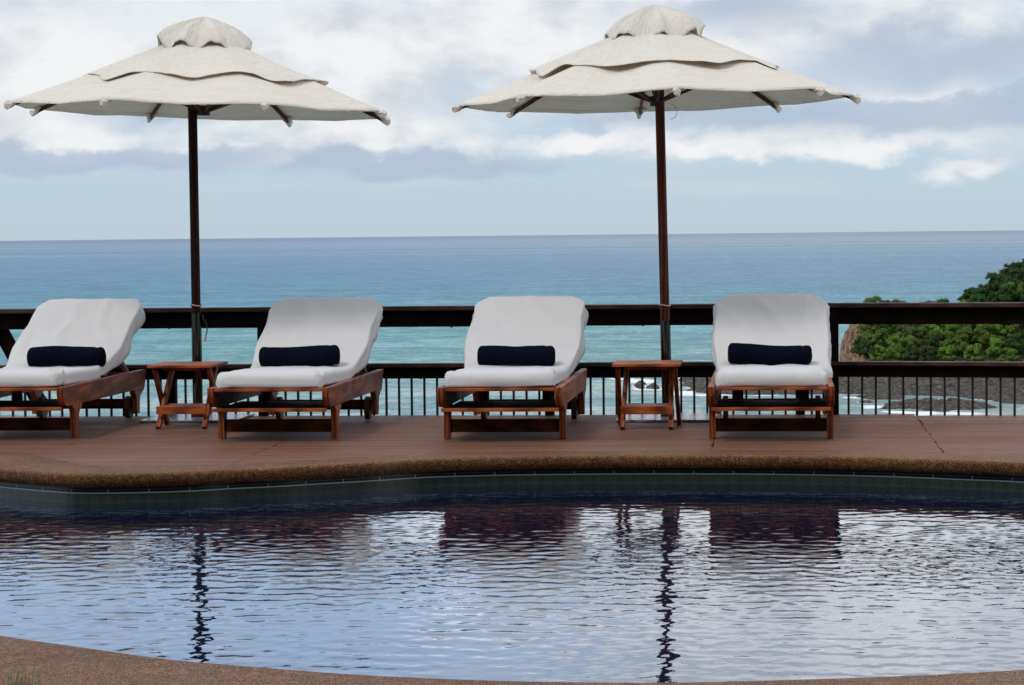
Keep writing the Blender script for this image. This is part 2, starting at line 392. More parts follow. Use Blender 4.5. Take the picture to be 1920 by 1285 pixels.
near_px = [(-900, 1010), (-500, 1100), (-250, 1150), (0, 1190), (160, 1213), (320, 1235), (480, 1249), (640, 1261.5), (800, 1270), (960, 1275.5), (1120, 1278),
           (1280, 1278), (1440, 1274.5), (1600, 1269.5), (1760, 1263), (1920, 1254), (2200, 1235), (2600, 1190), (2800, 1150)]
def dense(pts, n=6):             # Catmull-Rom through the ground points
    P = [Vector(p) for p in pts]; out = []
    for i in range(len(P)-1):
        p0, p1, p2, p3 = P[max(i-1, 0)], P[i], P[i+1], P[min(i+2, len(P)-1)]
        for k in range(n):
            t = k/n
            out.append(.5*((2*p1)+(-p0+p2)*t+(2*p0-5*p1+4*p2-p3)*t*t+(-p0+3*p1-3*p2+p3)*t*t*t))
    out.append(P[-1]); return out
outer = dense([at(*p) for p in outer_px]); lip = dense([at(*p) for p in lip_px]); near = dense([at(*p) for p in near_px])
WZ = -.157
lip_x = np.array([p.x for p in lip]); lip_y = np.array([p.y for p in lip]); o_ = np.argsort(lip_x)
def lipy(x): return float(np.interp(x, lip_x[o_], lip_y[o_]))
out_x = np.array([p.x for p in outer]); out_y = np.array([p.y for p in outer]); oo = np.argsort(out_x)
def outy(x): return np.interp(x, out_x[oo], out_y[oo])
nx_ = np.array([p.x for p in near]); ny_ = np.array([p.y for p in near]); no = np.argsort(nx_)

def band(name, A, B, material, lipside=True, th=.075):
    """top sheet from A (pool side) to B, with a rounded lip and underside on the pool side"""
    n = len(A); prof = []
    rows = []
    for i in range(n):
        a_, b_ = A[i], B[i]; t = (A[min(i+1, n-1)]-A[max(i-1, 0)]).normalized(); nrm = Vector((-t.y, t.x, 0))
        if nrm.dot(b_-a_) < 0: nrm = -nrm
        r = []
        r.append(a_+nrm*.05+Vector((0, 0, -th)))
        r.append(a_+Vector((0, 0, -th+.004))+nrm*.006)
        for k in range(6):
            q = k/5*math.pi/2; r.append(a_+nrm*(.016*(1-math.sin(math.pi/2-q)) if False else .016*(1-math.cos(q)))+Vector((0, 0, -.016+.016*math.sin(q))))
        for k in (.12, .3, .6, 1.0):
            q = a_.lerp(b_, k); q.z = 0; r.append(q)
        r.append(Vector((b_.x, b_.y, -th)))
        rows.append(r)
    P = np.array([[tuple(q) for q in r] for r in rows])
    return grid_mesh(name, P, material)
n_al = 420
def resample(L, n):
    P = np.array([tuple(p) for p in L]); s = np.concatenate([[0], np.cumsum(np.linalg.norm(np.diff(P, axis=0), axis=1))])
    t = np.linspace(0, s[-1], n); return [Vector((np.interp(q, s, P[:, 0]), np.interp(q, s, P[:, 1]), 0)) for q in t]
# match far coping by x so inner and outer points face each other
xs = np.linspace(-5.6, 6.2, n_al)
A = [Vector((x, lipy(x), 0)) for x in xs]; B = [Vector((x, float(outy(x)), 0)) for x in xs]
cop = tag(band('pool_coping', A, B, M_pebble), kind='structure')
def addv(o, prof=None): return o
# near side: the pebble terrace the photographer stands on
xs2 = np.linspace(-5.6, 6.2, 260)
A2 = [Vector((x, float(np.interp(x, nx_[no], ny_[no])), 0)) for x in xs2]; B2 = [Vector((x, -9, 0)) for x in xs2]
tag(band('terrace', A2, B2, M_pebble), kind='structure')
# walls with tiles, floor
def wall(A, name, off=.035, material=None, z1=-1.4):
    n = len(A); P = []; run = []; s = 0
    for i in range(n):
        t = (A[min(i+1, n-1)]-A[max(i-1, 0)]).normalized(); nrm = Vector((-t.y, t.x, 0))*(1 if off > 0 else -1)
        if i: s += (A[i]-A[i-1]).length
        q = A[i]+nrm*abs(off)
        P.append([(q.x, q.y, z) for z in (-.07, -.10, -.13, -.17, z1)]); run.append([s]*5)
    o = grid_mesh(name, np.array(P), material, attrs={'run': np.array(run)}); return tag(o, kind='structure')
wall(A, 'pool_wall', .035, M_tile); wall(A2, 'pool_wall', -.035, M_tile)
fl_ = MB().box(-5.6, 6.2, 5.5, 14.8, -1.45, -1.38).build('pool_floor', M_pfloor); tag(fl_, kind='structure')

# water: real ripples
rs = np.random.RandomState(5)
gx = np.concatenate([np.arange(-5.5, -4.4, .1), np.arange(-4.4, 3.6, .013), np.arange(3.6, 6.1, .1)]); gy = np.concatenate([np.arange(5.6, 7.0, .1), np.arange(7.0, 14.2, .015), np.arange(14.2, 15.6, .1)])
X, Y = np.meshgrid(gx, gy)
Z = np.zeros_like(X)
lodm = ((X > -4.4) & (X < 3.6) & (Y > 7.0) & (Y < 14.2))*.94+.06
env = .25+1.5*fbm(X*.7, Y*.45, 3, 3)
for k in range(72):
    lam = .036*(5.5**(rs.rand()**1.2)); th = rs.normal(math.pi/2+.1, 1.05); ph = rs.rand()*6.28
    kx, ky = math.cos(th)*2*math.pi/lam, math.sin(th)*2*math.pi/lam
    Z += (.0035*lam/(2*math.pi))*np.sin(kx*X+ky*Y+ph+2.2*(fbm(X*.5+k, Y*.5, k, 2)-.5))
Z = Z*env*lodm
ly = np.interp(X, lip_x[o_], lip_y[o_]); nyy = np.interp(X, nx_[no], ny_[no])
kp = ((Y < ly+.05) & (Y > nyy-.05)); kq = kp[:-1, :-1] | kp[1:, 1:] | kp[:-1, 1:] | kp[1:, :-1]
water = grid_mesh('pool_water', np.stack([X, Y, WZ+Z], -1), M_pool, keep=kq)
tag(water, kind='structure')

# ------------------------------------------------------------ deck (structure)
p_post = at(1565, 777.5)                                        # the railing's corner post stands here
YR = p_post.y+.10
edgeB = at(1930, 781.2); angB = math.atan2(edgeB.y-p_post.y, edgeB.x-p_post.x)
def edge(x):
    return YR-.06 if x < p_post.x else YR-.06+math.tan(angB)*(x-p_post.x)
joints = sorted([at(110, 838).x, at(520, 832).x, at(1341, 815).x, at(1742, 812).x])
joints = [joints[0]-1.9, joints[0]-3.8] + joints + [joints[-1]+1.9, joints[-1]+3.8]; joints.sort()
rnd = random.Random(3)
mb = MB(); y = 12.4; i = 0
while y < YR+.2:
    y1 = y+.140
    for j in range(len(joints)-1):
        ga = rnd.choice([.0008, .0012, .004, .006])
        xa = joints[j]+ga+(rnd.random()-.5)*.008; xb = joints[j+1]-ga+(rnd.random()-.5)*.008
        run_ = []; cur = None
        for xx in np.arange(xa, xb, .03):
            ok = y1 > outy(xx)-.02 and y+.02 > lipy(xx)+.1 and y < edge(xx)
            if ok: cur = [xx, xx] if cur is None else [cur[0], xx]
            elif cur: run_.append(cur); cur = None
        if cur: cur[1] = xb; run_.append(cur)
        for r0, r1 in run_:
            if r1-r0 > .05:
                dz_ = -.004-rnd.random()*.0012
                mb.box(r0, r1, y, y1, -.028, dz_)
    y += .146
deck = mb.build('deck', M_deck); tag(deck, kind='structure')
mb = MB()
for xa in np.arange(-6, 6.4, .4):
    xm = xa+.2
    mb.box(xa, xa+.397, max(outy(xa), outy(xa+.4))+.02, min(edge(xa), edge(xa+.4))-.01, -.24, -.032)
tag(mb.build('deck_frame', M_under), kind='structure')

# ------------------------------------------------------------ railing (one thing)
RZ = HC-(576.3-444.3-1)*17.0/F
rail = empty('railing', (p_post.x, YR, 0))
tag(rail, 'long dark brown wooden railing along the deck edge above the sea', 'railing')
XL = at(-420, 781).x-p_post.x
dirB = Vector((math.cos(angB), math.sin(angB), 0)); LB = 2.6
zt = RZ; zm = HC-(683.0-445)*17.0/F
def railseg(x0, x1, ang, prefix=''):
    c, s = math.cos(ang), math.sin(ang)
    for nm, z, wd, hh, bd in (('top_rail', zt, .14, .029, .112), ('middle_rail', zm, .115, .026, .078)):
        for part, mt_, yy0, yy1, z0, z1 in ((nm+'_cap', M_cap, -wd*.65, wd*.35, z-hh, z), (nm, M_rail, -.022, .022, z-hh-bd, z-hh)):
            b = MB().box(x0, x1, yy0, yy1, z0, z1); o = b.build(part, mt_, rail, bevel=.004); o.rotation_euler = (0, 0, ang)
railseg(XL, .02, 0); railseg(.03, LB, angB)
def post(x, full=True, w=.062, ang=0, y=0):
    top = zt-.03 if full else zm-.03
    b = MB().box(-w/2, w/2, -w/2-.022 if full else -w/2, w/2-.022 if full else w/2, -.2, top)
    o = b.build('post', M_rail, rail, bevel=.004); o.location = (x, y, 0)
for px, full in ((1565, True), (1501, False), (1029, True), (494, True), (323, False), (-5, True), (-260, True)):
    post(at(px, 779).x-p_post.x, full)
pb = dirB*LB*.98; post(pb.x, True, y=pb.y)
bal = MB().box(-.0075, .0075, -.0075, .0075, -.1, zm-.026-.078); proto_b = None
def baluster(x, y):
    global proto_b
    if proto_b is None:
        proto_b = bal.build('baluster', M_iron, rail); o = proto_b
    else:
        o = proto_b.copy(); col.objects.link(o); o.parent = rail
    o.location = (x, y, 0)
xx = -.062
postx = [at(px, 779).x-p_post.x for px in (1565, 1501, 1029, 494, 323, -5)]
nb = 0
while xx > XL+.5 and nb < 74:
    if all(abs(xx-q) > .045 for q in postx): baluster(xx, .0); nb += 1
    xx -= .0868
for k in range(1, 25):
    q = dirB*(.005+.0905*k); baluster(q.x, q.y)
# leaning brace at the left end
a1 = at(12, 600, 0); sc_ = 17.4/F
bx = at(6, 779).x-p_post.x
MB().bar((bx-.03, .03, zt-.10), (bx+.30, .03, zt-.72), .105, .03, up=(0, 1, 0)).build('brace', M_rail, rail, bevel=.003)
for px, zz in ((846, zt-.145), (1205, zt-.143), (320, zt-.142), (787, zm-.106), (1151, zm-.106)):
    MB().tube([(at(px, 779).x-p_post.x, -.01, zz+.01), (at(px, 779).x-p_post.x, -.01, zz-.004)], [.016, .004], 8).build('bolt', M_iron, rail)

# ------------------------------------------------------------ sun loungers
def rail_profile(L):
    p = [(0, .32), (0, .295), (.006, .27), (.02, .245), (.045, .222), (.075, .207), (.12, .202)]
    p += [(.235, .200), (.245, .185), (.262, .178)]              # foot bracket
    return p
LL = 2.03
def make_lounger():
    root = empty('sun_lounger', (0, 0, 0))
    for s in (-1, 1):
        x0, x1 = (s*.3645, s*.325) if s < 0 else (.325, .3645)
        prof = [(0, .322), (0, .298), (.006, .268), (.02, .24), (.045, .216), (.075, .203), (.20, .200), (1.70, .196), (1.74, .185), (1.93, .178),
                (1.955, .19), (1.985, .225), (2.005, .262), (2.012, .275), (2.012, .29), (2.03, .296), (2.03, .322)]
        MB().prism(prof, 'x', x0, x1).build('side_rail', M_teak, root, bevel=.004)
        lg = [(.215, .2005), (.235, .182), (.262, .172), (.272, .15), (.278, .10), (.282, 0), (.345, 0), (.352, .08), (.36, .135), (.378, .16), (.41, .168), (.425, .18), (.43, .2005)]
        xa, xb = (x0+.001, x1-.001)
        MB().prism(lg, 'x', xa+s*-.0, xb).build('leg', M_teakz, root, bevel=.003)
        rg = [(1.70, .1985), (1.71, .175), (1.735, .16), (1.76, .13), (1.765, .035), (1.835, .035), (1.84, .12), (1.86, .155), (1.90, .165), (1.91, .1945)]
        MB().prism(rg, 'x', xa, xb).build('leg', M_teakz, root, bevel=.003)
        xw = s*.297
        w = MB()
        w.tube([(xw-.016, 1.80, .077), (xw+.016, 1.80, .077)], .0765, 28)
        wh_ = w.build('wheel', M_wheel, root, bevel=.004)
        MB().tube([(xw-.021, 1.80, .077), (xw+.021, 1.80, .077)], .02, 12).build('axle_cap', M_iron, wh_)
    MB().box(-.324, .324, .004, .075, .300, .318).build('front_board', M_teakx, root, bevel=.003)
    MB().box(-.345, .345, .018, .05, .179, .1995).build('tray_edge', M_teakx, root, bevel=.002)
    b = MB()
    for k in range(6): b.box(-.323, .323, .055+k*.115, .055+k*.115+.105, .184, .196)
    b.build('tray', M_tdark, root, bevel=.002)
    b = MB()
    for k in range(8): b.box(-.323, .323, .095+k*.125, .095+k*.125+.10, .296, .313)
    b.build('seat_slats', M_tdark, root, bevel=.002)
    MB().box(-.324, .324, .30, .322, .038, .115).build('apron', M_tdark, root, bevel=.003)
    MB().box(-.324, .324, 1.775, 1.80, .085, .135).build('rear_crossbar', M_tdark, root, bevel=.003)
    MB().box(-.324, .324, 1.985, 2.01, .255, .30).build('end_board', M_teakx, root, bevel=.003)
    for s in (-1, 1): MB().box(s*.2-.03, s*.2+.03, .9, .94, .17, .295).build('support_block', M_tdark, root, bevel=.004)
    MB().tube([(-.28, 1.80, .077), (.28, 1.80, .077)], .011, 10).build('axle', M_iron, root)
    b = MB(); A_ = Vector((0, 1.14, .325)); B_ = Vector((0, 1.98, .73)); d = (B_-A_).normalized(); nn = Vector((0, -d.z, d.y))
    for s in (-1, 1): b.bar(A_+Vector((s*.30, 0, 0)), B_+Vector((s*.30, 0, 0)), .035, .03)
    for k in range(7):
        c = A_.lerp(B_, (k+.5)/7)+nn*.017; b.add(*slat(c, d, nn, .30, .045, .008))
    b.build('backrest', M_teakx, root, bevel=.002)
    for s in (-1, 1): MB().bar((s*.27, 1.52, .49), (s*.27, 1.88, .30), .022, .035).build('prop', M_teakz, root, bevel=.002)
    return root
def slat(c, d, nn, hw, hl, ht):
    X_ = Vector((1, 0, 0))
    vs = [c+X_*i*hw+d*j*hl+nn*k*ht for k in (-1, 1) for i, j in ((-1, -1), (1, -1), (1, 1), (-1, 1))]
    return vs, [(0, 3, 2, 1), (4, 5, 6, 7), (0, 1, 5, 4), (1, 2, 6, 5), (2, 3, 7, 6), (3, 0, 4, 7)]

def make_cover(seed, kx=0.0):
    """mattress under a fitted white towelling cover"""
    ctrl = [(.022, .372), (.036, .396), (.075, .410), (.3, .411), (.6, .404), (.85, .396), (1.0, .395), (1.12, .412), (1.24, .455), (1.36, .507), (1.55, .592), (1.75, .682), (1.93, .763), (2.02, .803)]
    C = dense([Vector((0, a_, b_)) for a_, b_ in ctrl], 8)
    Pm = np.array([tuple(c) for c in C]); s = np.concatenate([[0], np.cumsum(np.linalg.norm(np.diff(Pm, axis=0), axis=1))]); Ls = s[-1]
    S = np.linspace(0, Ls, 110); yy = np.interp(S, s, Pm[:, 1]); zz = np.interp(S, s, Pm[:, 2])
    ty = np.gradient(yy, S); tz = np.gradient(zz, S); l_ = np.hypot(ty, tz); ty /= l_; tz /= l_
    fs_ = sstep(.0, .3, S); tz = tz*fs_; ty = np.sqrt(1-tz*tz)
    rows = []
    for i, q in enumerate(S):
        sl_ = q/Ls
        y_ = yy[i]
        w = .318+.003*math.sin(q*5+seed)
        w += .045*sstep(.8, 1.5, y_)
        w += .006*math.sin(q*9+seed*2)*sstep(1.0, 1.4, y_)
        end = Ls-q
        if end < .12: w -= [.055, .075, .08, .10][seed//3]*(1-end/.12)**1.5
        if q < .04: w -= .02*(1-q/.04)
        th = .088*(1-sstep(.9, 1.15, y_))+(.055+.050*sstep(1.0, 1.35, y_))*sstep(.9, 1.15, y_)
        if end < .10: th *= .45+.55*(end/.10)**.5
        if q < .05: th = .045+.043*math.sqrt(q/.05)
        rr_ = min(.036, th*.45)*(1-.62*sstep(.95, 1.3, y_))
        sec = []
        nt = 26
        for k in range(nt+1):
            t = -1+2*k/nt; sec.append((t*(w-rr_), -.004*(abs(t)**4)))
        for k in range(1, 7):
            an = k/6*math.pi/2; sec.append((w-rr_+rr_*math.sin(an), -rr_+rr_*math.cos(an)-.004))
        dr = th
        for k in range(1, 5): sec.append((w+.010*math.sin(k*1.3+q*14+seed)*sstep(1.0, 1.5, y_)+.012*k/4*sstep(1.0, 1.5, y_), -rr_-(dr-rr_)*k/4))
        for k in range(1, 8): sec.append((w*(1-2*k/8)*.98, -dr*.96))
        left = [(-a_, b_) for a_, b_ in sec[nt+1:nt+11]][::-1]
        full = sec[:nt+11]+sec[nt+11:]+left
        r = []
        for (sx, sn) in full:
            r.append((sx, y_-tz[i]*sn*1.0, zz[i]+ty[i]*sn, sx, sn))
        rows.append(r)
    A_ = np.array(rows)
    P = A_[:, :, :3].copy(); sx = A_[:, :, 3]; Sg = S[:, None]+0*sx
    # folds: long soft wrinkles, stronger on the back and at the front corners
    wr = (fbm(sx*5+seed*7, Sg*2.2, seed, 4)-.5)*.008+(fbm(sx*16+seed, Sg*5+sx*8, seed+5, 3)-.5)*.007
    back = sstep(.9, 1.3, P[:, :, 1])
    diag = (np.abs(np.sin((sx*1.0+.30*Sg)*11+seed+4*fbm(sx*3, Sg*2, seed+9, 2)))**9)*.011*back*(.3+1.4*fbm(sx*4, Sg*2, seed+15, 2))
    cornr = np.exp(-(((sx-.29)/.06)**2+((Sg-.10)/.09)**2))*1.0+.6*np.exp(-(((sx+.29)/.05)**2+((Sg-.08)/.07)**2))
    lump = (fbm(sx*38, Sg*30, seed+3, 3)-.35)*.065*cornr
    crease = .012*np.exp(-((Sg-1.02-.04*np.sin(sx*8+seed))/.025)**2)
    dN = wr*(1+.3*back)*(1-.6*sstep(S[-1]-.35, S[-1], Sg))+diag+lump+crease*(fbm(sx*9, Sg*3, seed+21, 2)-.3)*2
    nyv = -tz[:, None]; nzv = ty[:, None]
    dN = dN*(1-.7*sstep(S[-1]-.12, S[-1], Sg))
    P[:, :, 1] += nyv*dN; P[:, :, 2] += nzv*dN
    side = (np.abs(sx) > .30)
    P[:, :, 0] += np.where(side, np.sign(sx)*lump*.8+np.sign(sx)*(fbm(Sg*6, sx*0+seed, seed+31, 3)-.5)*.008, 0)
    if seed == 10:
        P[:, :, 0] += np.where(sx > .29, np.exp(-((Sg-1.0)/.22)**2)*.045*np.clip(.4-A_[:, :, 4]*12, 0, 1), 0)
    ny = P.shape[0]; nc = P.shape[1]
    me_o = grid_mesh('lounger_cover', P, M_towel, wrap=True)
    me = me_o.data; bm = bmesh.new(); bm.from_mesh(me); bm.verts.ensure_lookup_table()
    bedges = [e_ for e_ in bm.edges if e_.is_boundary]
    bmesh.ops.holes_fill(bm, edges=bedges, sides=0)
    bmesh.ops.recalc_face_normals(bm, faces=bm.faces)
    for f_ in bm.faces: f_.smooth = True
    bm.to_mesh(me); bm.free()
    return me_o

def make_roll(seed, length=.5):
    n = 56; m = 48; P = np.zeros((n, m, 3))
    for i in range(n):
        u = i/(n-1); x = (u-.5)*length
        e_ = min(u, 1-u)*length
        for k in range(m):
            t = 2*math.pi*k/m
            r = .0655+.0035*math.sin(2*t+seed)+.004*math.sin(u*7+seed*2)*math.sin(t)
            if abs(((t-2.2+seed*.3) % 6.283)-.1) < .14: r += .0028      # the towel's loose edge
            r *= 1+(0, .06, 0, -.14)[(seed-3)//2]*(u-.5)-(.03, .02, .10, .03)[(seed-3)//2]*math.exp(-((u-.5)/.16)**2)
            if abs(u-.90) < .02: r -= .003
            f = 1-.22*max(0, 1-e_/.018)**2
            zz_ = math.sin(t)*r*f; yy_ = math.cos(t)*r*1.04*f
            P[i, k] = (x, yy_, max(zz_, -.056)+.006*math.sin(u*5+seed*1.7))
    P[:, :, 2] += (fbm(P[:, :, 0]*20+seed, P[:, :, 1]*30, seed, 3)-.5)*.004
    o = grid_mesh('rolled_towel', P, M_navy, wrap=True)
    me = o.data; bm = bmesh.new(); bm.from_mesh(me)
    # spiral ends: inset rings stepping in and out
    for sgn in (-1, 1):
        be = [e_ for e_ in bm.edges if e_.is_boundary and sgn*e_.verts[0].co.x > 0]
        fs = bmesh.ops.holes_fill(bm, edges=be, sides=0)['faces']
        for k in range(6):
            r_ = bmesh.ops.inset_individual(bm, faces=fs, thickness=.0075, depth=.004*(-1 if k % 2 else .8))
    bmesh.ops.recalc_face_normals(bm, faces=bm.faces)
    for f_ in bm.faces: f_.smooth = True
    bm.to_mesh(me); bm.free()
    return o

proto = make_lounger()
# front frame centre (photo column) and level of the rail's front top edge
spots = [(6.5, 727.5), (501.5, 728.5), (935.5, 727.5), (1445.3, 725.5)]
side_words = ['sun lounger at the far left, cut off by the picture edge', 'sun lounger right of the left parasol, its side rail greyed by wear',
              'sun lounger left of the right parasol, seen almost from the front', 'sun lounger on the right beside the railing corner post']
cover_words = ['white towelling mattress cover on the lounger cut off at the left edge', 'white towelling mattress cover on the lounger right of the left parasol',
               'white towelling mattress cover on the lounger just left of the right parasol', 'white towelling mattress cover hanging loose at the side on the rightmost lounger']
roll_words = ['dark navy towel rolled up on the leftmost lounger', 'dark navy rolled towel, thicker at its right end, on the second lounger from the left',
              'navy rolled towel dipping in its middle, on the lounger left of the right parasol', 'dark navy rolled towel with a stitched right end, lying tilted on the rightmost lounger']
rolls = [(71, -.04, .505), (0, 0, .515), (0, 0, .49), (0, 0, .52)]
rollpx = [(125, 0), (561.5, 0), (968.3, 0), (1443.5, 0)]
for i, (px, py) in enumerate(spots):
    c = at(px, py, .32)
    o = proto if i == 0 else copy_tree(proto)
    yaw = R([0, -.2, .1, 0][i])
    o.location = (c.x, c.y, 0); o.rotation_euler = (0, 0, yaw)
    tag(o, 'reddish teak '+side_words[i], 'sun lounger', 'teak sun loungers in a row on the deck')
    cv = make_cover(i*3+1); cv.location = (c.x, c.y, 0); cv.rotation_euler = (0, 0, yaw)
    tag(cv, cover_words[i], 'mattress cover', 'white covers on the sun loungers')
    yl = 1.03
    D_ = c.y+yl
    d = ray(rollpx[i][0], 675); X_ = d.x/d.y*D_
    ro = make_roll(i*2+3, [.49, .50, .475, .505][i]); ro.location = (X_, D_, .455)
    ro.rotation_euler = (0, R([.5, -1.0, 0, 1.6][i]), R([3, -2, 1, -4][i]))
    tag(ro, roll_words[i], 'towel', 'rolled navy towels on the loungers')

# ------------------------------------------------------------ side tables
def make_table():
    root = empty('side_table', (0, 0, 0))
    b = MB()
    for k in range(5): b.box(-.21, .21, k*.096, k*.096+.0925, .388, .405)
    b.build('tabletop', M_teakx, root, bevel=.002)
    for s in (-1, 1):
        MB().bar((s*.142, .42, .387), (s*.150, .03, .0), .028, .042, up=(0, 1, 0)).build('leg', M_teakz, root, bevel=.002)
        MB().bar((s*.176, .05, .387), (s*.186, .42, .0), .026, .042, up=(0, 1, 0)).build('leg', M_teakz, root, bevel=.002)
    MB().box(-.162, .162, .03, .052, .092, .142).build('shelf_edge', M_teakx, root, bevel=.002)
    b = MB()
    for k in range(3): b.box(-.134, .134, .07+k*.085, .07+k*.085+.078, .13, .142)
    b.build('shelf', M_teakx, root, bevel=.002)
    MB().box(-.13, .13, .10, .12, .365, .387).build('apron', M_teakx, root, bevel=.002)
    MB().box(-.13, .13, .36, .38, .365, .387).build('apron', M_teakx, root, bevel=.002)
    return root
tb = make_table(); c = at(1211, 683, .405); tb.location = (c.x, c.y, 0)
tag(tb, 'small folding teak side table in front of the right parasol pole', 'side table', 'small teak side tables')
tb2 = copy_tree(tb); c = at(336, 685.3, .405); tb2.location = (c.x, c.y, 0)
tag(tb2, 'small folding teak side table in front of the left parasol pole', 'side table')

# ------------------------------------------------------------ parasols
def make_parasol(px_pole, py_base, Rr, rot0, tilt, z_rim, seed, sleeve_top, pole_mat, lean, slide):
    base = at(px_pole, py_base)
    root = empty('patio_parasol', base)
    MB().box(-.32, .32, -.33, .33, -.002, .012).build('base_plate', M_plate, root, bevel=.002)
    sv = MB().tube([(0, 0, .012), (lean*sleeve_top/3, 0, sleeve_top)], .034, 28).build('sleeve', M_steel, root)
    MB().tube([(0, 0, .011), (0, 0, .06)], .046, 24).build('collar', M_iron, sv)
    topz = z_rim+.52
    px_ = lambda z: lean*z/3
    MB().tube([(px_(.1), 0, .1), (px_(1.4), 0, 1.4), (px_(topz), 0, topz)], .0305, 24).build('pole', pole_mat, root)
    tor = MB(); zr = sleeve_top+(.055 if seed == 1 else .10)
    ring = [(px_(zr)+.0365*math.cos(q), .0365*math.sin(q), zr+.004*math.sin(q*2)) for q in np.linspace(0, 2*math.pi, 25)]
    tor.tube(ring, .0055, 6, False); tor.build('rope_ring', M_rope, root)
    ch = empty('canopy_frame', (px_(z_rim)+slide, 0, z_rim)); ch.parent = root
    bpy.data.objects.remove(ch)                                   # the frame's pieces hang straight from the parasol
    TM = Matrix.Translation((px_(z_rim), 0, z_rim)) @ Matrix.Rotation(R(tilt), 4, 'Y') @ Matrix.Translation((slide, 0, 0))
    H_ = .545*Rr/1.33
    def zc(t): return H_*(1-t)-.018*math.sin(math.pi*t)
    MB().tube([(0, 0, .02), (0, 0, -.045)], [.048, .044], 20).build('runner', M_iron, root).matrix_local = TM
    MB().tube([(0, 0, H_-.01), (0, 0, H_-.09)], [.05, .05], 16).build('hub', M_iron, root).matrix_local = TM
    def oct_r(a_):                                                # octagon outline factor
        rel = (a_-R(rot0)+math.pi/8) % (math.pi/4)-math.pi/8
        return math.cos(math.pi/8)/np.cos(math.pi/8-np.abs(rel)), np.abs(rel)/(math.pi/8)
    def tier(name, t0, t1, nr, zf, hemf=None, na=320, thick=.003):
        P = np.zeros((nr, na, 3)); rg = np.zeros((nr, na)); tn = np.zeros((nr, na))
        A_ = np.linspace(0, 2*math.pi, na, endpoint=False); fr, rel = oct_r(A_)
        mid = 1-rel                                               # 1 on the seam between ribs' middle, 0 at ribs
        for i in range(nr):
            u = i/(nr-1); t = t0+(t1-t0)*u
            inner = (1-rel)                                       # 0 at rib? rel=0 on the rib
            between = .5-.5*np.cos(math.pi*rel)                   # 0 at rib, 1 midway
            r_ = t*Rr*fr*(1-.018*between*u) if name != 'middle_flap' else t*Rr*fr*(1+.075*between**1.5*u**2+.16*u**3*fb(A_, 2.0, 7))
            z_ = zf(t, u, between, A_)
            P[i, :, 0] = r_*np.cos(A_); P[i, :, 1] = -r_*np.sin(A_); P[i, :, 2] = z_
            rg[i] = t*Rr/1.0; tn[i] = A_
        o = grid_mesh(name, P, M_canvas, wrap=True, attrs={'ring': rg, 'turn': np.sin(tn)*3+np.cos(tn)*2})
        o.parent = root; o.matrix_local = TM
        md = o.modifiers.new('cloth', 'SOLIDIFY'); md.thickness = thick; md.offset = 0
        return o
    fb = lambda A_, k, s: fbm(np.cos(A_)*k+9, np.sin(A_)*k+9, seed*11+s, 3)-.5
    def z1(t, u, b, A_): return zc(t)-.022*oct_r(A_)[1]*math.sin(math.pi*min(1, t*.93))-.012*oct_r(A_)[1]*u+.010*fb(A_, 6, 1)*u-.012*(u > .985)
    def z2(t, u, b, A_):
        puff = (.004+.24*np.maximum(0, fb(A_, 1.5, 2)-.02))*math.sin(math.pi*min(1, u*.9)**1.6)*(.35+.65*b)
        hem = u**8*(.003+.075*np.maximum(0, fb(A_, 2.5, 3)+.02))
        return zc(t)+.006+puff+hem-.014*b*(1-u)-.030*b**1.5*u**2*(1+2.4*fb(A_, 1.4, 9))
    def z3(t, u, b, A_):
        q = t/.25
        dome = H_+.078-.145*q**1.25-.065*q**5
        fl = u**2.5*(.016*np.sin(8*(A_-R(rot0))+1.2+3*fb(A_, 1.3, 5))+.17*fb(A_, 2.2, 6))
        return dome+fl+.016*np.cos(8*(A_-R(rot0)))*q+.05*fb(A_, 1.2, 8)*q
    cn = tier('canopy', .10, 1.0, 44, z1)
    tier('middle_flap', .10, .625, 30, z2)
    tier('top_cap', .0001, .255, 22, z3)
    for k in range(8):
        an = R(rot0)+k*math.pi/4; cx, cy = math.cos(an), -math.sin(an)
        r0, r1 = .04, Rr*1.0
        p0 = Vector((cx*r0, cy*r0, zc(0)-.055)); p1 = Vector((cx*(r1-.01), cy*(r1-.01), zc(1.0)-.026))
        rb = MB().bar(p0, p1, .016, .028).build('rib', M_rib, root, bevel=.002); rb.matrix_local = TM
        q0 = Vector((cx*.045, cy*.045, -.01)); q1 = p0.lerp(p1, .48)-Vector((0, 0, .012))
        stt = MB().bar(q0, q1, .013, .02).build('strut', M_rib, root); stt.matrix_local = TM
        # canvas pocket over the rib's end
        tdir = Vector((cx, cy, 0)); sd = Vector((-cy, cx, 0)); rr2 = random.Random(seed*31+k)
        c0 = tdir*(Rr*.958); c1 = tdir*(Rr*1.012)
        dr = .052+.018*rr2.random(); wdt = .018
        vs = []; 
        for (c_, hh, ww) in ((c0, .004, .055), (tdir*(Rr*.985), .034, .030), (c1, dr, wdt), (tdir*(Rr*1.028), dr*.55, wdt*.7)):
            zt_ = zc(min(1.0, c_.length/Rr))+(-.014 if hh < .04 else .0)
            tw = (rr2.random()-.5)*.014
            vs += [c_-sd*ww+Vector((0, 0, zt_-hh*.35)), c_+Vector((0, 0, zt_+.003)), c_+sd*ww+Vector((0, 0, zt_-hh*.35)), c_+sd*(ww*.5+tw)+Vector((0, 0, zt_-hh)), c_-sd*(ww*.5-tw)+Vector((0, 0, zt_-hh))]
        fs = []
        for j in range(3):
            for m_ in range(5): fs.append((j*5+m_, j*5+(m_+1) % 5, j*5+5+(m_+1) % 5, j*5+5+m_))
        fs.append((15, 16, 17, 18, 19))
        po = MB().add(vs, fs).build('corner_pocket', M_canvas, root); po.matrix_local = TM
    return root
um1 = make_parasol(371.5, 785, 1.300, 15, 2.0, 2.075, 1, .705, M_pole, -.008, .075)
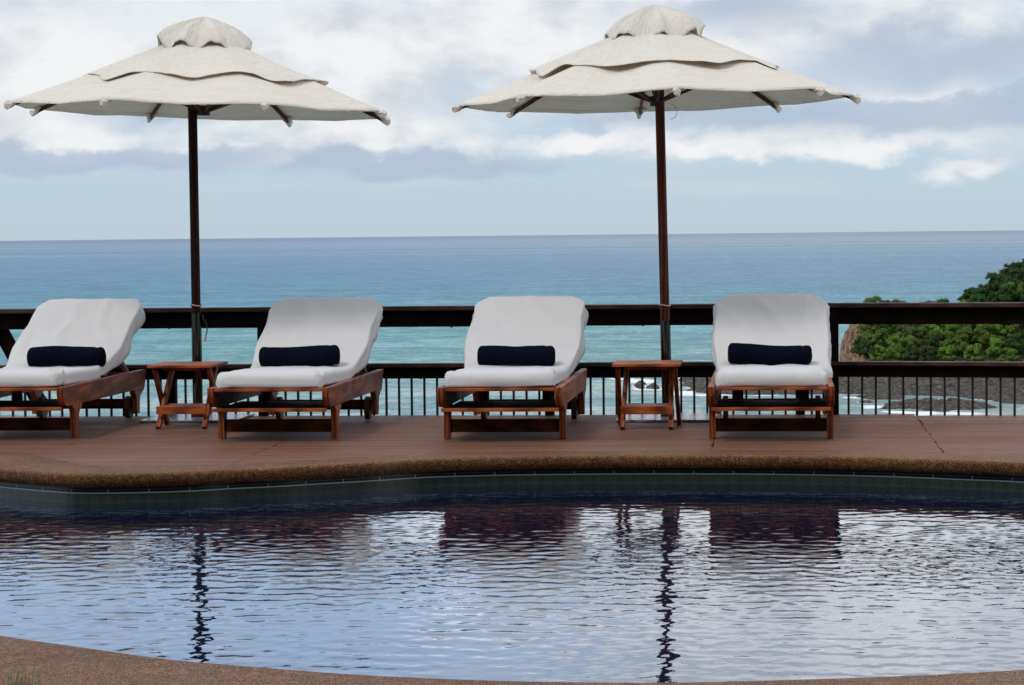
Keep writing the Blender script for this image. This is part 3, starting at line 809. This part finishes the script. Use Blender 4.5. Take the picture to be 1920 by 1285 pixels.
tag(um1, 'cream canvas parasol on a dark wooden pole, the left one of the pair', 'parasol', 'cream canvas parasols on wooden poles')
um2 = make_parasol(1251.5, 784, 1.300, -8, -1.0, 2.085, 2, .64, M_poler, -.05, -.02)
tag(um2, 'cream canvas parasol on a reddish brown pole, the right one of the pair', 'parasol', 'cream canvas parasols on wooden poles')
cd = [(.045, -.02, .70), (.055, -.03, .66), (.062, -.03, .66), (.075, -.03, .63), (.078, -.03, .59), (.068, -.03, .555)]
MB().tube(cd, .004, 6).build('cord', M_iron, um1)
MB().tube([(.068, -.03, .555), (.064, -.03, .535), (.06, -.03, .515)], [.005, .008, .006], 8).build('cord_end', M_rope, um1)
wr_ = [(0.03+.05*math.sin(q), -.04, 2.03+.05*math.cos(q)-.03) for q in np.linspace(.2, 3.0, 9)]
MB().tube(wr_, .0015, 5).build('wire', M_iron, um2)

# ------------------------------------------------------------ unseen slope added behind the camera to cut frontal sky light
M_shade_slope, g = mat('shade_slope_green')
finish(g, g.mix(g.rng(g.noise(g.pos(), .6, 6, .7), .35, .65), (.018, .022, .012), (.06, .07, .035)), .9, g.bump(g.noise(g.pos(), 1.2, 6, .7), 1, .5), .1)
hx, hy = np.meshgrid(np.linspace(-60, 60, 120), np.linspace(-70, -7, 70))
hz = 24*(1-sstep(-36, -9, hy))+(fbm(hx*.12, hy*.12, 5, 4)-.5)*4*(1-sstep(-16, -8, hy))-.3
tag(grid_mesh('shade_slope', np.stack([hx, hy, hz], -1), M_shade_slope), kind='structure')

# ------------------------------------------------------------ sea, headland, rocks
ZS = -40.0; HS = HC-ZS
def sea_at(px, py): return at(px, py, ZS)
fwd = ROT @ Vector((0, 0, -1)); az0 = math.atan2(fwd.x, fwd.y)
def pol(px, D):                  # bearing of a photo column, horizontal distance D
    a_ = az0+math.atan((px-960)/F); return math.sin(a_)*D, math.cos(a_)*D
# shelf outlines traced as level ground at the sea: list of (column, row)
polys = [[(1262, 716), (1283, 727), (1300, 736), (1330, 740), (1400, 741), (1500, 741), (1580, 739), (1620, 740), (1700, 742), (1790, 744), (1830, 749), (1870, 756), (1930, 758), (2200, 762), (2200, 690), (1290, 700)],
         [(1612, 745), (1640, 743), (1700, 744), (1698, 750), (1650, 750), (1615, 747)],
         [(1606, 754), (1630, 751), (1652, 754), (1640, 758), (1612, 757)],
         [(1640, 764), (1665, 757), (1690, 752), (1720, 753), (1760, 757), (1800, 757), (1850, 758), (1868, 764), (1830, 769), (1770, 772), (1700, 768), (1650, 768)],
         [(1186, 727), (1190, 721), (1202, 719), (1214, 722), (1212, 729), (1196, 730)], [(1213, 728), (1218, 720), (1230, 720), (1240, 727), (1232, 730)]]
def inside_signed(X, Y, poly):   # approximate signed distance (positive inside)
    n = len(poly); d2 = np.full(X.shape, 1e18); ins = np.zeros(X.shape, bool)
    for i in range(n):
        x0, y0 = poly[i]; x1, y1 = poly[(i+1) % n]
        ex, ey = x1-x0, y1-y0; t = np.clip(((X-x0)*ex+(Y-y0)*ey)/(ex*ex+ey*ey), 0, 1)
        d2 = np.minimum(d2, (X-x0-t*ex)**2+(Y-y0-t*ey)**2)
        cnd = ((y0 > Y) != (y1 > Y)) & (X < (x1-x0)*(Y-y0)/((y1-y0) if y1 != y0 else 1e-9)+x0)
        ins ^= cnd
    d = np.sqrt(d2); return np.where(ins, d, -d)
wpoly = [[(sea_at(*p).x, sea_at(*p).y) for p in pl] for pl in polys]
def shelf_h(X, Y):
    h = np.full(X.shape, -5.0)
    for k, pl in enumerate(wpoly):
        s = inside_signed(X, Y, pl)+(fbm(X*.12, Y*.12, 40+k, 4)-.5)*6-(1.0 if k != 1 else 0)
        hh = np.where(s > 0, .25+1.3*(1-np.exp(-s/(5.0 if k else 9)))*(.35+1.3*fbm(X*.16, Y*.16, 50+k, 4)), np.maximum(s*.35, -4))
        if k >= 4: hh = np.where(s > 0, hh*1.6, hh)
        h = np.maximum(h, hh)
    h = h+np.where(h > 0, (fbm(X*.55, Y*.55, 77, 4)-.5)*1.5*np.minimum(1, h), 0)
    return h
ridge_px = [1576, 1584, 1602, 1616, 1645, 1680, 1720, 1790, 1850, 1920, 2000, 2200, 2500]
ridge_h = [0, 2.5, 8.5, 12, 12.5, 12.0, 12.3, 12.4, 18.0, 24.5, 28, 34, 36]
def hill_h(px, D, X, Y):
    hr = np.interp(px, ridge_px, ridge_h)
    n = (fbm(X*.05, Y*.05, 90, 4)-.5)
    f0 = 694+22*(fbm(px*.012, D*0, 91, 2)-.5); f1 = 764
    up = sstep(0, 1, (D-f0)/(f1-f0)); dn = 1-sstep(820, 930, D)
    h = hr*(.25*up+.75*up**1.0)*dn+(n*4.0*np.minimum(1, hr/8))*up*dn-3.0*(1-up)-5*(1-dn)
    edge_ = sstep(1566, 1578, px)
    return np.where(px < 1566, -5, h*edge_-5*(1-edge_))
# one land mesh: headland with its rock shelf
pxs = np.concatenate([np.arange(1170, 1570, 4.0), np.arange(1570, 1930, 2.2), np.arange(1930, 2500, 9)])
Ds = np.concatenate([np.arange(556, 720, 1.1), np.arange(720, 780, 1.3), np.arange(780, 950, 5)])
PX, DD = np.meshgrid(pxs, Ds); AZ = az0+np.arctan((PX-960)/F); X = np.sin(AZ)*DD; Y = np.cos(AZ)*DD
hs = shelf_h(X, Y); hh = hill_h(PX, DD, X, Y)
rough = (fbm(X*.9, Y*.9, 61, 4)-.5)*1.6+(fbm(X*.25, Y*.25, 62, 3)-.5)*2.2
cliffm = np.clip(1-(PX-1590)/80, 0, 1)*2.0
rough = rough+cliffm*(1-2*np.abs(vnoise(X*.28+Y*.12, Y*.10, 71)-.5))*1.6+cliffm*(1-2*np.abs(vnoise(X*.7, Y*.35, 72)-.5))*.9-cliffm*1.2
land = np.maximum(hs, hh+rough*(.35+cliffm)*(hh > 0))
M_rock, g = mat('headland_rock')
v = g.pos(); x, y, z = g.xyz(v); h = g.m('SUBTRACT', z, ZS)
n = g.noise(g.mapv(v, scale=(1, 1, 1.6)), .5, 8, .7); nf = g.noise(v, .9, 7, .72)
nv = g.xyz(g.n.new('ShaderNodeNewGeometry').outputs['Normal'])
low = g.ramp(nf, [(.38, (.016, .014, .011)), (.51, (.055, .048, .037)), (.64, (.18, .155, .12))])
tan_ = g.ramp(nf, [(.30, (.05, .028, .016)), (.48, (.22, .13, .07)), (.60, (.40, .27, .16)), (.78, (.58, .46, .32))])
strata = g.noise(g.mapv(v, scale=(.25, .25, 2.2), rot=(.5, .3, 0)), 1.0, 5, .7)
tan_ = g.mix(g.rng(strata, .5, .66, 0, .7), tan_, (.10, .06, .04))
c = g.mix(g.rng(g.m('ADD', h, g.m('MULTIPLY', g.m('SUBTRACT', n, .5), 4.0)), 2.0, 3.0), low, tan_)
soil = g.ramp(n, [(.35, (.015, .02, .008)), (.7, (.05, .055, .02))])
c = g.mix(g.m('MULTIPLY', g.attr('veg'), g.rng(h, 3.5, 6)), c, soil)
finish(g, c, .85, g.bump(g.m('ADD', n, nf), 1.0, .8), .3)
edge_line = np.interp(land, [0, 6, 14, 25], [1604, 1616, 1638, 1660])
veg = sstep(0, 14, PX-edge_line)
P = np.stack([X, Y, ZS+land], -1)
headland = grid_mesh('headland', P, M_rock, attrs={'veg': veg}, smooth=False, keep=(np.maximum.reduce([land[:-1, :-1], land[1:, 1:], land[:-1, 1:], land[1:, :-1]]) > -1.0))
tag(headland, kind='structure')

# sea surface: polar sheet centred under the deck
ang = np.concatenate([np.linspace(-180, -14, 50, endpoint=False), np.linspace(-14, 14, 520, endpoint=False), np.linspace(14, 180, 50)])
rad = np.concatenate([np.geomspace(30, 540, 14, endpoint=False), np.arange(540, 760, 1.5), np.geomspace(760, 1100, 60, endpoint=False), np.geomspace(1100, 150000, 90)])
AA, RR = np.meshgrid(R(1)*ang+az0, rad); X = np.sin(AA)*RR; Y = np.cos(AA)*RR
near_ = (RR > 530) & (RR < 900) & (np.abs(AA-az0) < R(15))
hsea = np.full(X.shape, -5.0); PXs = 960+F*np.tan(np.clip(AA-az0, -.3, .3))
hsea[near_] = np.maximum(shelf_h(X[near_], Y[near_]), hill_h(PXs[near_], RR[near_], X[near_], Y[near_]))
foam = np.exp(-np.maximum(0, -hsea)/.55)
# surf: breaking water round the small rocks and in front of the shelf
def surf(px, py, rx, ry):
    yy = 442-10.3e-3*(PXs-960)+HS*F/RR*1.0
    return np.exp(-(((PXs-px)/rx)**2+((yy-py)/ry)**2))
sf = np.zeros(X.shape)
for s_ in ((1205, 716, 45, 5), (1215, 731, 50, 3.5), (1275, 738, 42, 5.5), (1330, 742, 60, 2.2), (1430, 741, 60, 2.5), (1635, 762, 26, 4), (1700, 771, 60, 3), (1735, 773, 28, 5.5),
           (1800, 773, 60, 3), (1870, 777, 60, 2.5), (1600, 745, 25, 2), (1165, 712, 30, 2.5), (1830, 752, 30, 2), (1780, 746, 30, 1.5)):
    sf = np.maximum(sf, surf(*s_)*(.6+.7*fbm(PXs*.06, RR*.08, 33, 3)))
foam = np.maximum(foam*np.clip(1.5*fbm(X*.06, Y*.06, 35, 3)-.25, 0, .8), sf)*near_
waveZ = np.where(near_, (fbm(X*.12, Y*.25, 12, 4)-.5)*.5, 0)
M_sea, g = mat('sea_water')
v = g.pos(); x, y, z = g.xyz(v)
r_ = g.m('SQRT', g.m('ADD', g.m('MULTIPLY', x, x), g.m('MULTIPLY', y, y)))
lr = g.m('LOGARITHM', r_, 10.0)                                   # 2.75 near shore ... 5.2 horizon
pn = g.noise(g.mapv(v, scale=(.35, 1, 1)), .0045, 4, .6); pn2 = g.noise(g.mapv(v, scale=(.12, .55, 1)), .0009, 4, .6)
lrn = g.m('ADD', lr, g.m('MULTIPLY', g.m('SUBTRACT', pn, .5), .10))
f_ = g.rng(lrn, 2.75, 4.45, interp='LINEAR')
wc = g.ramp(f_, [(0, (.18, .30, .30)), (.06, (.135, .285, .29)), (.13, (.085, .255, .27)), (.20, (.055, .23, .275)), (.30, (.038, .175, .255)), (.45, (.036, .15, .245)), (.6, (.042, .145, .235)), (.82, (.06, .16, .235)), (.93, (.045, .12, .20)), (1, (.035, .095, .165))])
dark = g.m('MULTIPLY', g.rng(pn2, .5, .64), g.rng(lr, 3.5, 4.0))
wc = g.mix(g.m('MULTIPLY', dark, .8), wc, (.022, .06, .11))  # cloud shadow on the far sea, painted as dark patches
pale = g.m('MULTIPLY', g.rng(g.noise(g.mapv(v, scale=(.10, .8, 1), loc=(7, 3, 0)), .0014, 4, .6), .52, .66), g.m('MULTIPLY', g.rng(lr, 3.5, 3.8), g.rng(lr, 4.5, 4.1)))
wc = g.mix(g.m('MULTIPLY', pale, .6), wc, (.22, .30, .34))  # glint near the horizon, put into the water colour as pale streaks
w1 = g.noise(g.mapv(v, scale=(.8, 1, 1)), .30, 3, .6); w2 = g.noise(g.mapv(v, scale=(.75, 1, 1)), .075, 4, .65); w3 = g.noise(g.mapv(v, scale=(.6, 1, 1)), .022, 4, .65)
w0 = g.noise(g.mapv(v, scale=(.6, 1, 1)), 1.1, 3, .6)
w = g.m('ADD', g.m('MULTIPLY', w1, .35), g.m('ADD', g.m('MULTIPLY', w2, .4), g.m('MULTIPLY', w3, .25)))
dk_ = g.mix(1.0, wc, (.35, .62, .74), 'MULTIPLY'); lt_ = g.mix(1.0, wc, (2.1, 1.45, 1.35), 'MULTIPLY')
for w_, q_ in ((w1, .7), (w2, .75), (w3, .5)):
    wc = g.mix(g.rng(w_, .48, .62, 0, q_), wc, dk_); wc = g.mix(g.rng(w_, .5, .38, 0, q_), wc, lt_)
for sc_, lo, hi, lo2, hi2, q_ in (((.55, .13, 1), 2.6, 2.75, 3.25, 3.0, .55), ((.22, .022, 1), 2.9, 3.1, 3.75, 3.4, .55), ((.075, .0045, 1), 3.3, 3.55, 4.3, 4.0, .45)):
    nn_ = g.noise(g.mapv(v, scale=sc_), 1.0, 3, .75)
    wt = g.m('MULTIPLY', g.rng(lr, lo, hi), g.rng(lr, lo2, hi2))
    wc = g.mix(g.m('MULTIPLY', g.rng(nn_, .52, .66), g.m('MULTIPLY', wt, q_)), wc, g.mix(1.0, wc, (.35, .6, .72), 'MULTIPLY'))
    wc = g.mix(g.m('MULTIPLY', g.rng(nn_, .48, .34), g.m('MULTIPLY', wt, q_)), wc, g.mix(1.0, wc, (2.2, 1.5, 1.35), 'MULTIPLY'))
fm = g.attr('foam'); fn = g.noise(g.mapv(v, scale=(.5, 1, 1)), .55, 6, .7); fn2 = g.noise(g.mapv(v, scale=(.4, 1, 1)), .12, 4, .6)
thr = g.m('SUBTRACT', 1.0, fm)
foamf = g.rng(g.m('ADD', g.m('MULTIPLY', fn, .6), g.m('MULTIPLY', fn2, .4)), g.m('ADD', g.m('MULTIPLY', thr, .55), .20), g.m('ADD', g.m('MULTIPLY', thr, .55), .30))
foamf = g.m('MULTIPLY', foamf, g.rng(fm, .08, .3))
wc = g.mix(g.m('MULTIPLY', g.attr('shal'), .6), wc, (.10, .13, .105))
wc = g.mix(foamf, wc, (.78, .80, .80))
nm = g.bump(g.m('ADD', g.m('MULTIPLY', w0, .5), g.m('ADD', g.m('MULTIPLY', w1, 1.0), g.m('MULTIPLY', w2, 2.0))), .8, 1.2)
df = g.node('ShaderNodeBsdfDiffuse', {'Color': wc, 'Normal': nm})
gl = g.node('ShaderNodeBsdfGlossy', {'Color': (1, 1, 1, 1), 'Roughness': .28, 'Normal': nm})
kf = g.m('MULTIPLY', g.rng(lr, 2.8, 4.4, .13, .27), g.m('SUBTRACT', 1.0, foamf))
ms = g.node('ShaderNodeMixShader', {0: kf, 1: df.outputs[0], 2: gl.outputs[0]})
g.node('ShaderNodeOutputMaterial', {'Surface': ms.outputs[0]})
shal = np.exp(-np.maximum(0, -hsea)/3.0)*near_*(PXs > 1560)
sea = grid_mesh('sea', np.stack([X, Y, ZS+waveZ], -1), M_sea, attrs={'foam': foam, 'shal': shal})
tag(sea, kind='structure')

# ------------------------------------------------------------ headland trees
def leaf_mat(name, ca, cb, cc):
    m, g = mat(name)
    oi = g.node('ShaderNodeObjectInfo').outputs['Random']; lf = g.attr('leaf')
    c = g.mix(lf, ca, cb); c = g.mix(g.rng(g.noise(g.coord(), .9, 4), .5, .7), c, cc)
    hsv = g.node('ShaderNodeHueSaturation', {'Hue': g.rng(oi, 0, 1, .485, .515), 'Saturation': 1.0, 'Value': g.rng(oi, 0, 1, .65, 1.3), 'Color': c}).outputs[0]
    p = g.node('ShaderNodeBsdfPrincipled', {'Base Color': hsv, 'Roughness': .65, 'Specular IOR Level': .3})
    t = g.node('ShaderNodeBsdfTranslucent', {'Color': hsv})
    ms = g.node('ShaderNodeMixShader', {0: .25, 1: p.outputs[0], 2: t.outputs[0]})
    g.node('ShaderNodeOutputMaterial', {'Surface': ms.outputs[0]}); return m
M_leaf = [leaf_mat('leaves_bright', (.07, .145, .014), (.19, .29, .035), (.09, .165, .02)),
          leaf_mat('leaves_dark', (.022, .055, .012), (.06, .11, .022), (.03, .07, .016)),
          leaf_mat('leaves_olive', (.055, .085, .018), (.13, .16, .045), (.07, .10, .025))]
M_bark, g = mat('bark'); finish(g, g.mix(g.noise(g.coord(), 3, 4), (.05, .035, .025), (.15, .11, .08)), .9)
def leaves(centres, radii, n, size, rs, squash=.9):
    """many small bent leaf clumps through the volume of the given blobs"""
    w = radii**2; w = w/w.sum(); k = rs.choice(len(centres), n, p=w)
    d = rs.normal(size=(n, 3)); d[:, 2] = np.abs(d[:, 2])*.9-.25; d /= np.linalg.norm(d, axis=1)[:, None]
    rr = radii[k]*(.5+.75*rs.rand(n)**1.2)
    c = centres[k]+d*rr[:, None]*np.array([1, 1, squash])
    a_ = rs.normal(size=(n, 3))*.6+np.cross(d, rs.normal(size=(n, 3))); a_ /= np.linalg.norm(a_, axis=1)[:, None]
    b = np.cross(d+rs.normal(size=(n, 3))*.45, a_); b /= np.linalg.norm(b, axis=1)[:, None]
    s = size*(.55+.9*rs.rand(n))[:, None]
    nrm = np.cross(a_, b)
    v = np.stack([c-a_*s, c-b*s*.55+nrm*s*.15, c+a_*s, c+b*s*.55+nrm*s*.15], 1).reshape(-1, 3)
    return v, rs.rand(n)
def leaf_object(name, v, lf, mt, parent=None):
    me = bpy.data.meshes.new(name); n = len(v)//4
    me.vertices.add(len(v)); me.vertices.foreach_set('co', v.astype(np.float32).ravel())
    me.loops.add(n*4); me.loops.foreach_set('vertex_index', np.arange(n*4, dtype=np.int32))
    me.polygons.add(n); me.polygons.foreach_set('loop_start', (np.arange(n)*4).astype(np.int32)); me.polygons.foreach_set('loop_total', np.full(n, 4, np.int32))
    me.update(calc_edges=True)
    at_ = me.attributes.new('leaf', 'FLOAT', 'POINT'); at_.data.foreach_set('value', np.repeat(lf, 4).astype(np.float32))
    me.materials.append(mt)
    o = bpy.data.objects.new(name, me); col.objects.link(o)
    if parent is not None: o.parent = parent
    return o
def make_tree(name, seed, mt, H=6.5, W=3.6, nb=16, n=5200, size=.20, flat=.95):
    rs = np.random.RandomState(seed); rd = random.Random(seed)
    root = empty(name, (0, 0, 0))
    cs = []; rads = []
    for k in range(nb*2):
        t = rs.rand(); an = rs.rand()*6.28; rr = W*(.15+.85*rs.rand())*(1-.5*t)
        cs.append((math.cos(an)*rr, math.sin(an)*rr, H*(.30+.62*t)*1.0)); rads.append(W*(.11+.17*rs.rand()))
    cs = np.array(cs); rads = np.array(rads)
    v, lf = leaves(cs, rads, n, size, rs, flat)
    b = MB(); b.tube([(0, 0, -1.5), (.1, 0, H*.25), (.0, .15, H*.55), (.15, .1, H*.8)], [.22, .17, .11, .04], 7)
    for k in range(min(6, nb)):
        c_ = Vector(cs[k]); b.tube([(.05, .05, H*(.2+.05*k)), c_*.55+Vector((0, 0, H*.2)), c_], [.09, .06, .02], 5)
    b.build('trunk', M_bark, root)
    leaf_object('crown', v, lf, mt, root)
    return root
protos = [make_tree('broadleaf_tree', 11, M_leaf[0], 6.3, 3.6, 15), make_tree('broadleaf_tree', 12, M_leaf[1], 7.2, 3.9, 17), make_tree('broadleaf_tree', 13, M_leaf[2], 5.4, 3.2, 12, 4200),
          make_tree('broadleaf_tree', 14, M_leaf[0], 5.0, 3.0, 11, 4200), make_tree('broadleaf_tree', 15, M_leaf[1], 6.0, 3.3, 14)]
kindlab = ['bright green broadleaf tree on the wooded headland slope', 'dark green dense tree on the wooded headland slope', 'olive green scrubby tree on the wooded headland slope',
           'small light green broadleaf tree on the wooded headland slope', 'small dark green tree on the wooded headland slope']
rs = np.random.RandomState(21); placed = []; used = [False]*5
cand = []
for _ in range(9000):
    px = rs.uniform(1600, 2010); D = rs.uniform(699, 800)
    cand.append((px, D))
def hill1(px, D):
    x, y = pol(px, D); return float(hill_h(np.array([px]), np.array([D]), np.array([x]), np.array([y]))[0]), x, y
for px, D in cand:
    h_, x, y = hill1(px, D)
    el = float(np.interp(h_, [0, 6, 14, 25], [1612, 1615, 1630, 1650]))
    if h_ < 2.8 or px < el+6: continue
    if any((x-q[0])**2+(y-q[1])**2 < 4.3**2 for q in placed): continue
    placed.append((x, y, h_, px, D))
    if len(placed) > 230: break
grp = 'trees on the wooded headland'
def plant(k, x, y, h_, s, label=None, rz=None, lean=(0, 0)):
    o = protos[k] if not used[k] else copy_tree(protos[k]); used[k] = True
    o.location = (x, y, ZS+h_-.4); o.scale = (s, s, s*rs.uniform(.85, 1.15)); o.rotation_euler = (lean[0], lean[1], rs.rand()*6.28 if rz is None else rz)
    where = 'low on the headland slope just above the dark shore rocks' if h_ < 7.5 else ('midway up the wooded headland slope' if h_ < 13.5 else 'along the top of the wooded headland')
    tag(o, label or kindlab[k].replace('on the wooded headland slope', where), 'tree', grp); return o
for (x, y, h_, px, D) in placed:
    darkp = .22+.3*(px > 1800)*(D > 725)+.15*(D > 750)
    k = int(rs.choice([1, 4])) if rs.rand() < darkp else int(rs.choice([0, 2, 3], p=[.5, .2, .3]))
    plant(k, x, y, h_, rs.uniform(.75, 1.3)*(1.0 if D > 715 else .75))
for (px, D, s, k, lab, dz_) in ((1626, 745, .55, 3, 'small bright tree leaning out near the top of the bare tan cliff', 0), (1600, 722, .42, 2, 'lowest bush-like tree clinging to the seaward side of the tan cliff', 0),
                           (1612, 735, .42, 3, 'little green tree midway down the seaward edge of the tan cliff', 0)):
    h_, x, y = hill1(px, D); plant(k, x, y, h_+dz_, s, lab)
# undergrowth between the trees: uncountable
rs = np.random.RandomState(8); cc = []
for _ in range(9000):
    px = rs.uniform(1600, 2000); D = rs.uniform(697, 790); h_, x, y = hill1(px, D)
    el = float(np.interp(h_, [0, 6, 14, 25], [1604, 1612, 1628, 1650]))
    if h_ > 2.4 and px > el: cc.append((x, y, ZS+h_+.3))
    if len(cc) > 1500: break
cc = np.array(cc); v, lf = leaves(cc, np.full(len(cc), 1.3), 60000, .2, rs, .7)
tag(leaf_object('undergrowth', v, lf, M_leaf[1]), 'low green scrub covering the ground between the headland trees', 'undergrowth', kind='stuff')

# ------------------------------------------------------------ weeds and a stone at the near edge
M_grass, g = mat('grass_blade'); finish(g, g.mix(g.noise(g.coord(), 30, 2), (.07, .19, .02), (.2, .32, .04)), .6)
def tuft(px, py, blades, label):
    c = at(px, py); root = empty('weed_tuft', c); tag(root, label, 'weed', 'weeds on the near terrace')
    rd = random.Random(int(px))
    for (dx_, h_, w_, ln) in blades:
        n = 6; vs = []
        for i in range(n+1):
            t = i/n; h_q = h_*1.45; x_ = dx_+ln*t*t; ww = w_*1.3*(1-t)**.7
            vs += [(x_-ww, .004*math.sin(t*3), h_q*t), (x_+ww, .004*math.sin(t*3)+.001, h_q*t), (x_, .006, h_q*t)]
        fs = []
        for i in range(n):
            for a_, b_ in ((0, 1), (1, 2), (2, 0)): fs.append((i*3+a_, i*3+b_, i*3+3+b_, i*3+3+a_))
        MB().add(vs, fs).build('blade', M_grass, root)
tuft(30, 1291, [(-.012, .028, .0025, -.004), (0, .034, .0035, .01), (.008, .022, .003, .012), (-.02, .03, .0014, -.003)], 'small green grass blades sprouting at the bottom left corner')
tuft(60, 1291, [(-.02, .03, .0018, .002), (-.012, .024, .0016, .004), (0, .062, .0009, .016), (.018, .028, .0016, .002)], 'thin weed with one long stem right of the grass blades')
M_stone, g = mat('brown_stone'); finish(g, g.mix(g.noise(g.coord(), 40, 4), (.05, .025, .02), (.13, .07, .055)), .8, g.bump(g.noise(g.coord(), 60, 4), .4, .004))
th_, ph_ = np.meshgrid(np.linspace(0, 2*math.pi, 40, endpoint=False), np.linspace(0.02, math.pi-.02, 20))
rr = 1+.12*(fbm(np.cos(th_)*2+5, np.sin(th_)*2+ph_, 4, 3)-.5)
P = np.stack([.032*rr*np.sin(ph_)*np.cos(th_), .026*rr*np.sin(ph_)*np.sin(th_), .014*rr*np.cos(ph_)+.009], -1)
st = grid_mesh('stone', P, M_stone, wrap=True); c = at(39, 1293); st.location = (c.x, c.y, 0)
tag(st, 'small dark brown stone lying among the grass blades at the bottom left', 'stone')
